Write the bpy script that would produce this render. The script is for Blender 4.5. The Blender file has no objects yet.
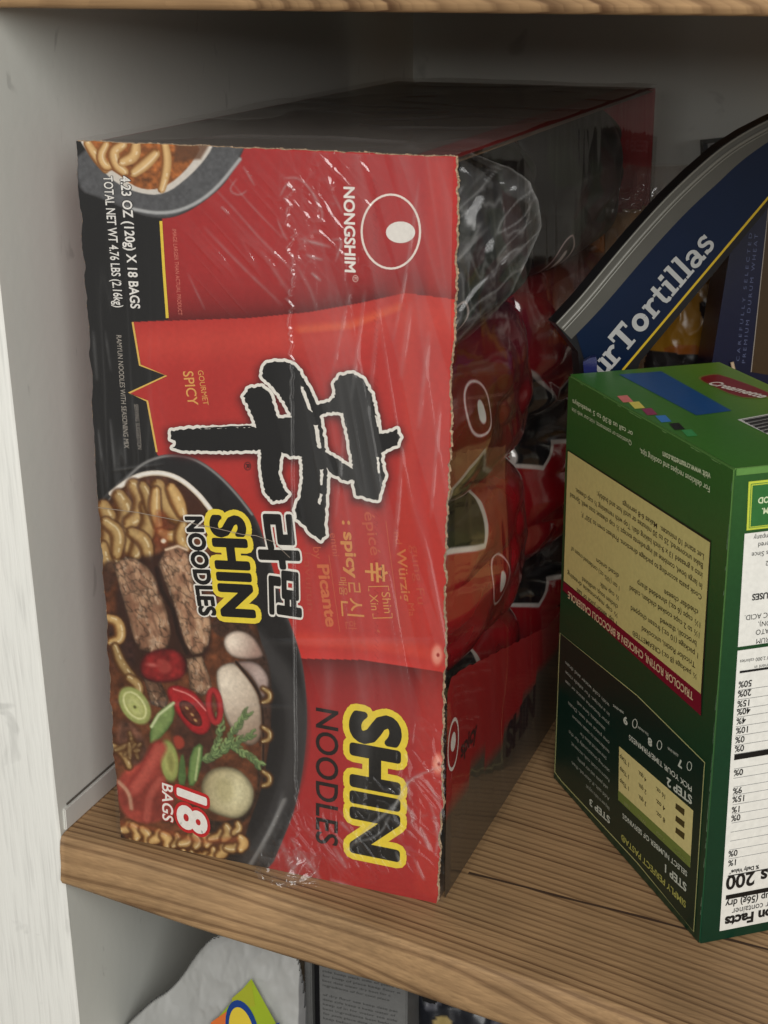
import bpy, bmesh, math, random
import numpy as np
from mathutils import Vector, Matrix
from mathutils.geometry import tessellate_polygon

random.seed(7); RNG = np.random.default_rng(7)
scene = bpy.context.scene
COL = scene.collection

# ------------------------------------------------------------------ camera
CP = np.array([0.43899, -0.72489, 0.48784]); YAW, PITCH, ROLL, F = 0.360518, 0.330783, -0.00103, 1617.29
_f = np.array([-math.sin(YAW) * math.cos(PITCH), math.cos(YAW) * math.cos(PITCH), -math.sin(PITCH)])
_r0 = np.array([math.cos(YAW), math.sin(YAW), 0.0]); _u0 = np.cross(_r0, _f)
_r = math.cos(ROLL) * _r0 + math.sin(ROLL) * _u0; _u = -math.sin(ROLL) * _r0 + math.cos(ROLL) * _u0
cam = bpy.data.cameras.new('camera'); cam_o = bpy.data.objects.new('camera', cam); COL.objects.link(cam_o)
cam_o.matrix_world = Matrix(((_r[0], _u[0], -_f[0], CP[0]), (_r[1], _u[1], -_f[1], CP[1]), (_r[2], _u[2], -_f[2], CP[2]), (0, 0, 0, 1)))
cam.sensor_fit = 'VERTICAL'; cam.sensor_height = 24; cam.lens = F / 1024 * 24
cam.clip_start = 0.01; cam.clip_end = 50
cam.dof.use_dof = True; cam.dof.focus_distance = 0.90; cam.dof.aperture_fstop = 16
scene.camera = cam_o

def lin(c):
    c = np.asarray(c, float) / 255.0
    return np.where(c <= 0.04045, c / 12.92, ((c + 0.055) / 1.055) ** 2.4)

# ------------------------------------------------------------------ faces: measured planes of the real objects
class Face:
    """plane with an outward normal; survey points of the photograph are brought onto it"""
    def __init__(s, P, n, up=(0, 0, 1)):
        s.P = np.array(P, float); s.n = np.array(n, float); s.n /= np.linalg.norm(s.n)
        up = np.array(up, float); s.ex = np.cross(up, s.n); s.ex /= np.linalg.norm(s.ex); s.ey = np.cross(s.n, s.ex)
    def w(s, px, py, off=0.0):
        px = np.asarray(px, float); py = np.asarray(py, float)
        v = _f + _r * ((px - 384) / F)[..., None] - _u * ((py - 512) / F)[..., None]
        t = ((s.P - CP) @ s.n) / (v @ s.n)
        return CP + t[..., None] * v + s.n * off
    def loc(s, px, py):
        d = s.w(px, py) - s.P
        return np.array([d @ s.ex, d @ s.ey])
    def at(s, a, b, off=0.0):
        return s.P + np.asarray(a)[..., None] * s.ex + np.asarray(b)[..., None] * s.ey + s.n * off

# ------------------------------------------------------------------ materials
def newmat(name):
    m = bpy.data.materials.new(name); m.use_nodes = True
    nt = m.node_tree; b = nt.nodes['Principled BSDF']
    return m, nt, b
def N(nt, t, **k):
    n = nt.nodes.new(t)
    for a, v in k.items(): setattr(n, a, v)
    return n
def bumpy(nt, b, scale, strength, dist=0.001, detail=6, stretch=None):
    tc = N(nt, 'ShaderNodeTexCoord'); mp = N(nt, 'ShaderNodeMapping'); no = N(nt, 'ShaderNodeTexNoise'); bp = N(nt, 'ShaderNodeBump')
    nt.links.new(tc.outputs['Object'], mp.inputs['Vector']); nt.links.new(mp.outputs['Vector'], no.inputs['Vector'])
    if stretch: mp.inputs['Scale'].default_value = stretch
    no.inputs['Scale'].default_value = scale; no.inputs['Detail'].default_value = detail
    bp.inputs['Strength'].default_value = strength; bp.inputs['Distance'].default_value = dist
    nt.links.new(no.outputs['Fac'], bp.inputs['Height']); nt.links.new(bp.outputs['Normal'], b.inputs['Normal'])
    return no, mp, bp
def print_mat(name, rough=0.4, spec=0.4, coat=0.0, bump=(350, 0.04), gain=1.0):
    """card or film whose print is held in the mesh's colour attribute, with faint fibre mottling"""
    m, nt, b = newmat(name)
    at = N(nt, 'ShaderNodeAttribute', attribute_name='Col')
    no, mp, bp = bumpy(nt, b, bump[0], bump[1])
    mr = N(nt, 'ShaderNodeMapRange'); mr.inputs[1].default_value = 0.3; mr.inputs[2].default_value = 0.7
    mr.inputs[3].default_value = 0.93 * gain; mr.inputs[4].default_value = 1.04 * gain
    nt.links.new(no.outputs['Fac'], mr.inputs[0])
    vm = N(nt, 'ShaderNodeVectorMath', operation='SCALE')
    nt.links.new(at.outputs['Color'], vm.inputs[0]); nt.links.new(mr.outputs[0], vm.inputs['Scale'])
    nt.links.new(vm.outputs[0], b.inputs['Base Color'])
    b.inputs['Roughness'].default_value = rough; b.inputs['Specular IOR Level'].default_value = spec
    b.inputs['Coat Weight'].default_value = coat; b.inputs['Coat Roughness'].default_value = 0.15
    return m
def plain(name, c, rough=0.6, bump=None, spec=0.4, var=0.12):
    m, nt, b = newmat(name)
    no, mp, bp = bumpy(nt, b, *(bump or (60, 0.1)))
    cr = N(nt, 'ShaderNodeMix', data_type='RGBA'); l = lin(c)
    cr.inputs[6].default_value = (*(l * (1 - var)), 1); cr.inputs[7].default_value = (*np.minimum(l * (1 + var), 1), 1)
    nt.links.new(no.outputs['Fac'], cr.inputs[0]); nt.links.new(cr.outputs[2], b.inputs['Base Color'])
    b.inputs['Roughness'].default_value = rough; b.inputs['Specular IOR Level'].default_value = spec
    return m

M_CARD = print_mat('printed_card', 0.45, 0.35)
M_GREEN = print_mat('printed_green_card', 0.33, 0.45)
M_FOIL = print_mat('printed_foil_bag', 0.13, 0.9, 0.6, (60, 0.25))
M_PLASTIC = print_mat('printed_plastic_bag', 0.3, 0.5, 0.0, (35, 0.25))
M_EDGE = plain('corrugated_board_edge', (176, 150, 122), 0.9, (900, 0.4))
M_WALL = None

def wall_paint(name, c, rough, grain=False):
    m, nt, b = newmat(name)
    tc = N(nt, 'ShaderNodeTexCoord')
    n1 = N(nt, 'ShaderNodeTexNoise'); n1.inputs['Scale'].default_value = 9; n1.inputs['Detail'].default_value = 5
    nt.links.new(tc.outputs['Object'], n1.inputs['Vector'])
    mx = N(nt, 'ShaderNodeMix', data_type='RGBA'); l = lin(c)
    mx.inputs[6].default_value = (*(l * 0.93), 1); mx.inputs[7].default_value = (*(l * 1.03), 1)
    nt.links.new(n1.outputs['Fac'], mx.inputs[0])
    # scuffs and scratches
    mp = N(nt, 'ShaderNodeMapping'); mp.inputs['Scale'].default_value = (1, 3, 1); mp.inputs['Rotation'].default_value = (0.5, 0, 0)
    n2 = N(nt, 'ShaderNodeTexNoise'); n2.inputs['Scale'].default_value = 26; n2.inputs['Detail'].default_value = 3; n2.inputs['Distortion'].default_value = 0.6
    nt.links.new(tc.outputs['Object'], mp.inputs[0]); nt.links.new(mp.outputs[0], n2.inputs['Vector'])
    cr = N(nt, 'ShaderNodeValToRGB'); cr.color_ramp.elements[0].position = 0.675; cr.color_ramp.elements[1].position = 0.73
    cr.color_ramp.elements[0].color = (0, 0, 0, 1); cr.color_ramp.elements[1].color = (0.4, 0.4, 0.4, 1)
    nt.links.new(n2.outputs['Fac'], cr.inputs[0])
    m2 = N(nt, 'ShaderNodeMix', data_type='RGBA'); m2.inputs[7].default_value = (*(l * 0.5), 1)
    nt.links.new(cr.outputs[0], m2.inputs[0]); nt.links.new(mx.outputs[2], m2.inputs[6]); 
    last = m2.outputs[2]
    bp = N(nt, 'ShaderNodeBump'); bp.inputs['Distance'].default_value = 0.001
    if grain:
        mg = N(nt, 'ShaderNodeMapping'); mg.inputs['Scale'].default_value = (420, 420, 9)
        ng = N(nt, 'ShaderNodeTexNoise'); ng.inputs['Scale'].default_value = 1; ng.inputs['Detail'].default_value = 4
        nt.links.new(tc.outputs['Object'], mg.inputs[0]); nt.links.new(mg.outputs[0], ng.inputs['Vector'])
        nt.links.new(ng.outputs['Fac'], bp.inputs['Height']); bp.inputs['Strength'].default_value = 0.45
        mm = N(nt, 'ShaderNodeMapRange'); mm.inputs[1].default_value = 0.28; mm.inputs[2].default_value = 0.5; mm.inputs[3].default_value = 0.86; mm.inputs[4].default_value = 1
        nt.links.new(ng.outputs['Fac'], mm.inputs[0])
        sc = N(nt, 'ShaderNodeVectorMath', operation='SCALE'); nt.links.new(last, sc.inputs[0]); nt.links.new(mm.outputs[0], sc.inputs['Scale']); last = sc.outputs[0]
    else:
        nb = N(nt, 'ShaderNodeTexNoise'); nb.inputs['Scale'].default_value = 120; nb.inputs['Detail'].default_value = 5
        nt.links.new(tc.outputs['Object'], nb.inputs['Vector']); nt.links.new(nb.outputs['Fac'], bp.inputs['Height']); bp.inputs['Strength'].default_value = 0.12
    nt.links.new(last, b.inputs['Base Color']); nt.links.new(bp.outputs['Normal'], b.inputs['Normal'])
    b.inputs['Roughness'].default_value = rough; b.inputs['Specular IOR Level'].default_value = 0.4
    return m
M_WALL = wall_paint('white_wall_paint', (214, 215, 207), 0.5)
M_POST = wall_paint('white_grained_paint', (233, 232, 225), 0.5, True)

def wood(name, off=(0, 0, 0)):
    """weathered softwood: growth rings about a pith far behind and under the board, one knot at its front edge"""
    m, nt, b = newmat(name); L = nt.links.new
    def math_(op, a=None, bb=None, c=None):
        n = N(nt, 'ShaderNodeMath', operation=op)
        for i, v in enumerate((a, bb, c)):
            if v is None: continue
            if isinstance(v, (int, float)): n.inputs[i].default_value = v
            else: L(v, n.inputs[i])
        return n.outputs[0]
    tc = N(nt, 'ShaderNodeTexCoord'); ad = N(nt, 'ShaderNodeVectorMath', operation='ADD'); ad.inputs[1].default_value = off
    L(tc.outputs['Object'], ad.inputs[0]); sep = N(nt, 'ShaderNodeSeparateXYZ'); L(ad.outputs[0], sep.inputs[0])
    x, y, z = sep.outputs
    mp = N(nt, 'ShaderNodeMapping'); mp.inputs['Scale'].default_value = (2.2, 9, 9); L(ad.outputs[0], mp.inputs[0])
    n1 = N(nt, 'ShaderNodeTexNoise'); n1.inputs['Scale'].default_value = 1; n1.inputs['Detail'].default_value = 2.5; L(mp.outputs[0], n1.inputs['Vector'])
    dist = math_('MULTIPLY', math_('SUBTRACT', n1.outputs['Fac'], 0.5), 0.006)
    # knot: rings bulge round (kx, kz)
    kx = math_('SUBTRACT', x, 0.142); kz = math_('MULTIPLY', math_('ADD', z, 0.047), 2.4); ky = math_('MULTIPLY', math_('ADD', y, 0.035), 0.8)
    kd = math_('SQRT', math_('ADD', math_('ADD', math_('MULTIPLY', kx, kx), math_('MULTIPLY', kz, kz)), math_('MULTIPLY', ky, ky)))
    bulge = math_('MULTIPLY', math_('POWER', 2.718, math_('MULTIPLY', kd, -36)), 0.026)
    yg = math_('ADD', y, math_('ADD', math_('MULTIPLY', x, 0.1), math_('MULTIPLY', math_('MULTIPLY', x, x), 0.24)))
    yy = math_('SUBTRACT', yg, 0.52); zz = math_('SUBTRACT', z, 0.22)
    rr = math_('SQRT', math_('ADD', math_('MULTIPLY', yy, yy), math_('MULTIPLY', zz, zz)))
    # two boards side by side: the seam behind the front board restarts the rings
    rr = math_('ADD', math_('ADD', rr, dist), bulge)
    rr = math_('ADD', rr, math_('MULTIPLY', x, 0.004))
    w = math_('FRACT', math_('MULTIPLY', rr, 205))
    n0 = N(nt, 'ShaderNodeTexNoise', noise_dimensions='1D'); n0.inputs['Scale'].default_value = 95; n0.inputs['Detail'].default_value = 1; L(rr, n0.inputs['W'])
    cr = N(nt, 'ShaderNodeValToRGB'); e = cr.color_ramp.elements
    e[0].position = 0.0; e[0].color = (1, 1, 1, 1); e[1].position = 1.0; e[1].color = (0.95, 0.95, 0.95, 1)
    for p_, v in ((0.30, 0.85), (0.55, 0.55), (0.74, 0.0), (0.84, 0.0), (0.93, 0.8)):
        k = e.new(p_); k.color = (v, v, v, 1)
    L(w, cr.inputs[0])
    str_ = math_('ADD', math_('MULTIPLY', math_('SUBTRACT', 1.0, cr.outputs[0]), math_('ADD', math_('MULTIPLY', n0.outputs['Fac'], 1.3), 0.0)), 0.0)
    w2 = math_('FRACT', math_('ADD', math_('MULTIPLY', rr, 613), math_('MULTIPLY', n0.outputs['Fac'], 2.0)))
    str_ = math_('ADD', str_, math_('MULTIPLY', math_('POWER', w2, 3.0), math_('MULTIPLY', n0.outputs['Fac'], 0.45)))
    nf = N(nt, 'ShaderNodeTexNoise'); nf.inputs['Scale'].default_value = 1; nf.inputs['Detail'].default_value = 5
    mf = N(nt, 'ShaderNodeMapping'); mf.inputs['Scale'].default_value = (22, 900, 700); L(ad.outputs[0], mf.inputs[0]); L(mf.outputs[0], nf.inputs['Vector'])
    nb = N(nt, 'ShaderNodeTexNoise'); nb.inputs['Scale'].default_value = 14; nb.inputs['Detail'].default_value = 4; L(ad.outputs[0], nb.inputs['Vector'])
    c1 = N(nt, 'ShaderNodeMix', data_type='RGBA'); c1.inputs[6].default_value = (*lin((176, 141, 101)), 1); c1.inputs[7].default_value = (*lin((104, 75, 50)), 1)
    L(str_, c1.inputs[0])
    c2 = N(nt, 'ShaderNodeMix', data_type='RGBA', blend_type='MULTIPLY'); c2.inputs[0].default_value = 0.55
    mr = N(nt, 'ShaderNodeMapRange'); mr.inputs[1].default_value = 0.25; mr.inputs[2].default_value = 0.75; mr.inputs[3].default_value = 0.55; mr.inputs[4].default_value = 1.15; L(nf.outputs['Fac'], mr.inputs[0])
    L(c1.outputs[2], c2.inputs[6]); L(mr.outputs[0], c2.inputs[7])
    c3 = N(nt, 'ShaderNodeMix', data_type='RGBA', blend_type='MULTIPLY'); c3.inputs[0].default_value = 0.6
    m3 = N(nt, 'ShaderNodeMapRange'); m3.inputs[1].default_value = 0.3; m3.inputs[2].default_value = 0.7; m3.inputs[3].default_value = 0.6; m3.inputs[4].default_value = 1.1; L(nb.outputs['Fac'], m3.inputs[0])
    L(c2.outputs[2], c3.inputs[6]); L(m3.outputs[0], c3.inputs[7])
    L(c3.outputs[2], b.inputs['Base Color'])
    bp = N(nt, 'ShaderNodeBump'); bp.inputs['Strength'].default_value = 0.28; bp.inputs['Distance'].default_value = 0.0010
    h = math_('ADD', math_('MULTIPLY', str_, -0.6), math_('MULTIPLY', nf.outputs['Fac'], 0.5)); L(h, bp.inputs['Height']); L(bp.outputs[0], b.inputs['Normal'])
    b.inputs['Roughness'].default_value = 0.62; b.inputs['Specular IOR Level'].default_value = 0.3
    return m
M_WOOD = wood('weathered_pine'); M_WOOD2 = wood('weathered_pine_upper', (0.043, 0.02, -0.512)); M_WOOD3 = wood('weathered_pine_lower', (0.5, 0.1, 0.3))

def film_mat(name, rough=0.08, haze=0.03, bump=0.25, refl=1.0, scale=(30, 30, 5)):
    m, nt, b = newmat(name); nt.nodes.remove(b); L = nt.links.new
    out = nt.nodes['Material Output']
    tr = N(nt, 'ShaderNodeBsdfTransparent'); tr.inputs[0].default_value = (0.985, 0.98, 0.97, 1)
    gl = N(nt, 'ShaderNodeBsdfGlossy'); gl.inputs['Roughness'].default_value = rough; gl.inputs[0].default_value = (1, 1, 1, 1)
    df = N(nt, 'ShaderNodeBsdfDiffuse'); df.inputs[0].default_value = (0.85, 0.84, 0.82, 1)
    tl = N(nt, 'ShaderNodeBsdfTranslucent'); tl.inputs[0].default_value = (0.85, 0.84, 0.82, 1)
    md = N(nt, 'ShaderNodeMixShader'); md.inputs[0].default_value = 0.4; L(df.outputs[0], md.inputs[1]); L(tl.outputs[0], md.inputs[2])
    lw = N(nt, 'ShaderNodeLayerWeight'); lw.inputs['Blend'].default_value = 0.5
    pw = N(nt, 'ShaderNodeMath', operation='POWER'); pw.inputs[1].default_value = 5; L(lw.outputs['Facing'], pw.inputs[0])
    fr = N(nt, 'ShaderNodeMath', operation='MULTIPLY_ADD'); fr.inputs[1].default_value = 0.95; fr.inputs[2].default_value = 0.045; L(pw.outputs[0], fr.inputs[0])
    mu = N(nt, 'ShaderNodeMath', operation='MULTIPLY'); mu.inputs[1].default_value = refl; mu.use_clamp = True
    tc = N(nt, 'ShaderNodeTexCoord'); mp = N(nt, 'ShaderNodeMapping'); mp.inputs['Scale'].default_value = scale
    no = N(nt, 'ShaderNodeTexNoise'); no.inputs['Scale'].default_value = 1; no.inputs['Detail'].default_value = 4; no.inputs['Distortion'].default_value = 0.8
    L(tc.outputs['Object'], mp.inputs[0]); L(mp.outputs[0], no.inputs['Vector'])
    bp = N(nt, 'ShaderNodeBump'); bp.inputs['Strength'].default_value = bump; bp.inputs['Distance'].default_value = 0.004; L(no.outputs['Fac'], bp.inputs['Height'])
    L(bp.outputs[0], gl.inputs['Normal']); L(bp.outputs[0], lw.inputs['Normal'])
    L(fr.outputs[0], mu.inputs[0])
    at = N(nt, 'ShaderNodeAttribute', attribute_name='Haze')
    hz = N(nt, 'ShaderNodeMath', operation='MULTIPLY'); hz.inputs[1].default_value = haze; L(at.outputs['Fac'], hz.inputs[0])
    m1 = N(nt, 'ShaderNodeMixShader'); L(hz.outputs[0], m1.inputs[0]); L(tr.outputs[0], m1.inputs[1]); L(md.outputs[0], m1.inputs[2])
    m2 = N(nt, 'ShaderNodeMixShader'); L(mu.outputs[0], m2.inputs[0]); L(m1.outputs[0], m2.inputs[1]); L(gl.outputs[0], m2.inputs[2])
    L(m2.outputs[0], out.inputs[0])
    return m

# ------------------------------------------------------------------ linking and tags
def link(name, me, mat=None, parent=None, loc=None):
    o = bpy.data.objects.new(name, me); COL.objects.link(o)
    if mat and me is not None:
        for mm in (mat if isinstance(mat, (list, tuple)) else [mat]): me.materials.append(mm)
    if parent: o.parent = parent
    return o
def tag(o, label=None, cat=None, group=None, kind=None):
    if label: o['label'] = label
    if cat: o['category'] = cat
    if group: o['group'] = group
    if kind: o['kind'] = kind
    return o
def empty(name, loc=(0, 0, 0)):
    o = bpy.data.objects.new(name, None); COL.objects.link(o); o.location = loc; o.empty_display_size = 0.02
    bpy.context.view_layer.update()
    return o
def put(o, parent):
    """parent with world-built coordinates kept"""
    o.parent = parent; o.matrix_parent_inverse = Matrix.Translation(parent.location).inverted(); return o
def mesh_from(name, V, Fc, cols=None, smooth=False, attr='Col'):
    me = bpy.data.meshes.new(name)
    me.from_pydata([tuple(v) for v in V] if not isinstance(V, np.ndarray) else V.tolist(), [], Fc if isinstance(Fc, list) else Fc.tolist())
    if cols is not None:
        a = me.color_attributes.new(attr, 'FLOAT_COLOR', 'POINT')
        c = np.ones((len(V), 4)); c[:, :3] = cols; a.data.foreach_set('color', c.astype(np.float32).ravel())
    if smooth: me.polygons.foreach_set('use_smooth', [True] * len(me.polygons))
    me.update(); return me
def hexa(c):
    """c: 8 corners, bottom ring ccw then top ring ccw"""
    return c, [(0, 3, 2, 1), (4, 5, 6, 7), (0, 1, 5, 4), (1, 2, 6, 5), (2, 3, 7, 6), (3, 0, 4, 7)]
def box_mesh(name, x0, y0, z0, x1, y1, z1, bevel=0.0):
    bm = bmesh.new(); bmesh.ops.create_cube(bm, size=1)
    for v in bm.verts: v.co = Vector(((x0 + x1) / 2 + v.co.x * (x1 - x0), (y0 + y1) / 2 + v.co.y * (y1 - y0), (z0 + z1) / 2 + v.co.z * (z1 - z0)))
    if bevel: bmesh.ops.bevel(bm, geom=bm.edges[:] , offset=bevel, segments=2, affect='EDGES')
    me = bpy.data.meshes.new(name); bm.to_mesh(me); bm.free(); return me

# ------------------------------------------------------------------ noise and soft painting for printed pictures
def vnoise(X, Y, seed=0):
    r = np.random.default_rng(seed).random((256, 256))
    xi = np.floor(X).astype(int); yi = np.floor(Y).astype(int); fx = X - xi; fy = Y - yi
    fx = fx * fx * (3 - 2 * fx); fy = fy * fy * (3 - 2 * fy)
    g = lambda a, b: r[a & 255, b & 255]
    return (g(xi, yi) * (1 - fx) + g(xi + 1, yi) * fx) * (1 - fy) + (g(xi, yi + 1) * (1 - fx) + g(xi + 1, yi + 1) * fx) * fy
def fbm(X, Y, o=4, seed=0):
    s = 0; a = 0.5; t = 0
    for i in range(o):
        s = s + a * vnoise(X * 2 ** i + 13.7 * i, Y * 2 ** i + 7.1 * i, seed + i); t += a; a *= 0.5
    return s / t
def ridge(x, y, s, seed, o=3):
    return np.clip(1 - 2 * np.abs(fbm(x * s, y * s, o, seed) - .5) * 2, 0, 1)
def seg_dist(X, Y, pts, closed=False):
    d = np.full(X.shape, 1e9); along = np.zeros(X.shape); side = np.zeros(X.shape); pts = list(pts) + ([pts[0]] if closed else [])
    acc = 0
    for (ax, ay), (bx, by) in zip(pts[:-1], pts[1:]):
        dx, dy = bx - ax, by - ay; l2 = dx * dx + dy * dy + 1e-9
        t = np.clip(((X - ax) * dx + (Y - ay) * dy) / l2, 0, 1)
        ex = X - ax - t * dx; ey = Y - ay - t * dy
        dd = np.hypot(ex, ey); m = dd < d
        d[m] = dd[m]; along[m] = (acc + t * math.sqrt(l2))[m]; side[m] = np.sign(dx * ey - dy * ex)[m]
        acc += math.sqrt(l2)
    return d, along, side
def inside(X, Y, pts):
    c = np.zeros(X.shape, bool); n = len(pts)
    for i in range(n):
        x1, y1 = pts[i]; x2, y2 = pts[(i + 1) % n]
        if y1 == y2: continue
        c ^= ((y1 > Y) != (y2 > Y)) & (X < (x2 - x1) * (Y - y1) / (y2 - y1) + x1)
    return c
def smooth(pts, n=2, closed=True):
    for _ in range(n):
        q = []; L = len(pts)
        rng = range(L) if closed else range(L - 1)
        if not closed: q.append(pts[0])
        for i in rng:
            a = pts[i]; b = pts[(i + 1) % L]
            q.append((a[0] * .75 + b[0] * .25, a[1] * .75 + b[1] * .25)); q.append((a[0] * .25 + b[0] * .75, a[1] * .25 + b[1] * .75))
        if not closed: q.append(pts[-1])
        pts = q
    return pts
class Paint:
    def __init__(s, X, Y, base):
        s.X, s.Y = X.ravel(), Y.ravel(); s.c = np.empty((s.X.size, 3)); s.c[:] = base
    def sel(s, x0, x1, y0, y1):
        return np.nonzero((s.X > x0) & (s.X < x1) & (s.Y > y0) & (s.Y < y1))[0]
    def mix(s, idx, a, col):
        s.c[idx] = s.c[idx] * (1 - a[:, None]) + np.asarray(col) * a[:, None]
    def poly(s, pts, col, soft=0.8, alpha=1.0, tex=0, ts=.2, edge=None, ew=6):
        xs = [p[0] for p in pts]; ys = [p[1] for p in pts]; g = soft + 1
        i = s.sel(min(xs) - g, max(xs) + g, min(ys) - g, max(ys) + g)
        if not len(i): return
        X, Y = s.X[i], s.Y[i]; ins = inside(X, Y, pts); d, _, _ = seg_dist(X, Y, pts, True)
        sd = np.where(ins, d, -d); a = np.clip(sd / soft + 0.5, 0, 1) * alpha
        c = np.empty((len(i), 3)); c[:] = col
        if edge is not None:
            t = np.clip(1 - sd / ew, 0, 1)[:, None] ** 1.5; c = c * (1 - t) + np.asarray(edge) * t
        if tex: c = c * (1 + tex * (fbm(X * ts, Y * ts, 4, 5) - 0.5) * 2)[:, None]
        s.mix(i, a, np.clip(c, 0, 255))
    def blob(s, cx, cy, rx, ry, ang, c0, c1, soft=1.0, tex=0, ts=.25, off=(0, 0), alpha=1):
        R = max(rx, ry) + soft + 1; i = s.sel(cx - R, cx + R, cy - R, cy + R)
        if not len(i): return
        a_ = math.radians(ang); X, Y = s.X[i] - cx, s.Y[i] - cy
        u = (X * math.cos(a_) + Y * math.sin(a_)) / rx; v = (-X * math.sin(a_) + Y * math.cos(a_)) / ry
        r = np.hypot(u, v); a = np.clip((1 - r) * min(rx, ry) / soft + .5, 0, 1) * alpha
        r2 = np.clip(np.hypot(u - off[0], v - off[1]), 0, 1.3)[:, None] / 1.3
        c = np.asarray(c0) * (1 - r2 ** 1.6) + np.asarray(c1) * r2 ** 1.6
        if tex: c = c * (1 + tex * (fbm((X + cx) * ts, (Y + cy) * ts, 4, 3) - 0.5) * 2)[:, None]
        s.mix(i, a, np.clip(c, 0, 255))
    def ring(s, cx, cy, rx, ry, ang, w, c0, c1, soft=1.0):
        pts = [(cx + rx * math.cos(t) * math.cos(math.radians(ang)) - ry * math.sin(t) * math.sin(math.radians(ang)),
                cy + rx * math.cos(t) * math.sin(math.radians(ang)) + ry * math.sin(t) * math.cos(math.radians(ang))) for t in np.linspace(0, 6.283, 25)[:-1]]
        s.ribbon(pts + [pts[0]], w, c0, c1, soft)
    def ribbon(s, pts, w, c0, c1, soft=0.8, taper=0, hi=None, alpha=1):
        xs = [p[0] for p in pts]; ys = [p[1] for p in pts]; g = w + soft + 1
        i = s.sel(min(xs) - g, max(xs) + g, min(ys) - g, max(ys) + g)
        if not len(i): return
        d, al, sg = seg_dist(s.X[i], s.Y[i], pts); tot = max(al.max(), 1e-3)
        ww = w * (1 - taper * (np.abs(al / tot - .5) * 2) ** 2)
        a = np.clip((ww - d) / soft + .5, 0, 1) * alpha
        t = np.clip(d / ww + 0.25 * sg * d / ww, 0, 1)[:, None] ** 2
        c = np.asarray(c0) * (1 - t) + np.asarray(c1) * t
        if hi is not None:
            h = np.clip(1 - np.abs(sg * d / ww + .35) / .25, 0, 1) * (vnoise(al * .25, al * 0 + pts[0][0], 9) > .45); c = c * (1 - .7 * h[:, None]) + np.asarray(hi) * .7 * h[:, None]
        s.mix(i, a, np.clip(c, 0, 255))
    def dark(s, f, idx=None): s.c *= f[:, None]

# ------------------------------------------------------------------ crisp print: polygons, lines and lettering laid on a face as one mesh with its panel
_tc = {}
def glyphs(body, off=0.0, spacing=1.0):
    k = (body, round(off, 4), spacing)
    if k in _tc: return _tc[k]
    cu = bpy.data.curves.new('t', 'FONT'); cu.body = body; cu.size = 1; cu.offset = off; cu.resolution_u = 4; cu.space_character = spacing
    o = bpy.data.objects.new('t', cu); COL.objects.link(o); bpy.context.view_layer.update()
    me = bpy.data.meshes.new_from_object(o.evaluated_get(bpy.context.evaluated_depsgraph_get()))
    V = np.array([v.co[:] for v in me.vertices]).reshape(-1, 3)[:, :2]; Fc = [tuple(p.vertices) for p in me.polygons]
    COL.objects.unlink(o); bpy.data.objects.remove(o); bpy.data.meshes.remove(me); bpy.data.curves.remove(cu)
    _tc[k] = (V, Fc); return _tc[k]
def glyph_stroke(body, w, spacing=1.0):
    V, Fc = glyphs(body, 0.0, spacing); cnt = {}
    for f in Fc:
        for i in range(len(f)):
            e = (f[i], f[(i + 1) % len(f)]); k = (min(e), max(e)); cnt[k] = cnt.get(k, 0) + 1
    out = []; of = []; used = set()
    for (a, b), c in cnt.items():
        if c != 1: continue
        d = V[b] - V[a]; l = np.linalg.norm(d)
        if l < 1e-9: continue
        n = np.array([-d[1], d[0]]) / l * w; k = len(out); out += [V[a] + n, V[a] - n, V[b] - n, V[b] + n]; of.append((k, k + 1, k + 2, k + 3)); used |= {a, b}
    for v in used:
        k = len(out); out += [V[v] + w * np.array([math.cos(t), math.sin(t)]) for t in np.linspace(0, 2 * math.pi, 10, endpoint=False)]; of.append(tuple(range(k, k + 10)))
    k = len(out); return np.concatenate([np.array(out), V]), of + [tuple(i + k for i in f) for f in Fc]
_pl = np.random.default_rng(3)
def piece_lift(V, Fc, lay):
    """ink laid over ink is a hair thicker: no two pieces share a plane"""
    o = np.zeros(len(V))
    for f in Fc:
        k = list(f)
        if len(k) in (4, 10) and o[k].max() == 0: o[k] = _pl.uniform(.05, .45) * lay
    return o
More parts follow.
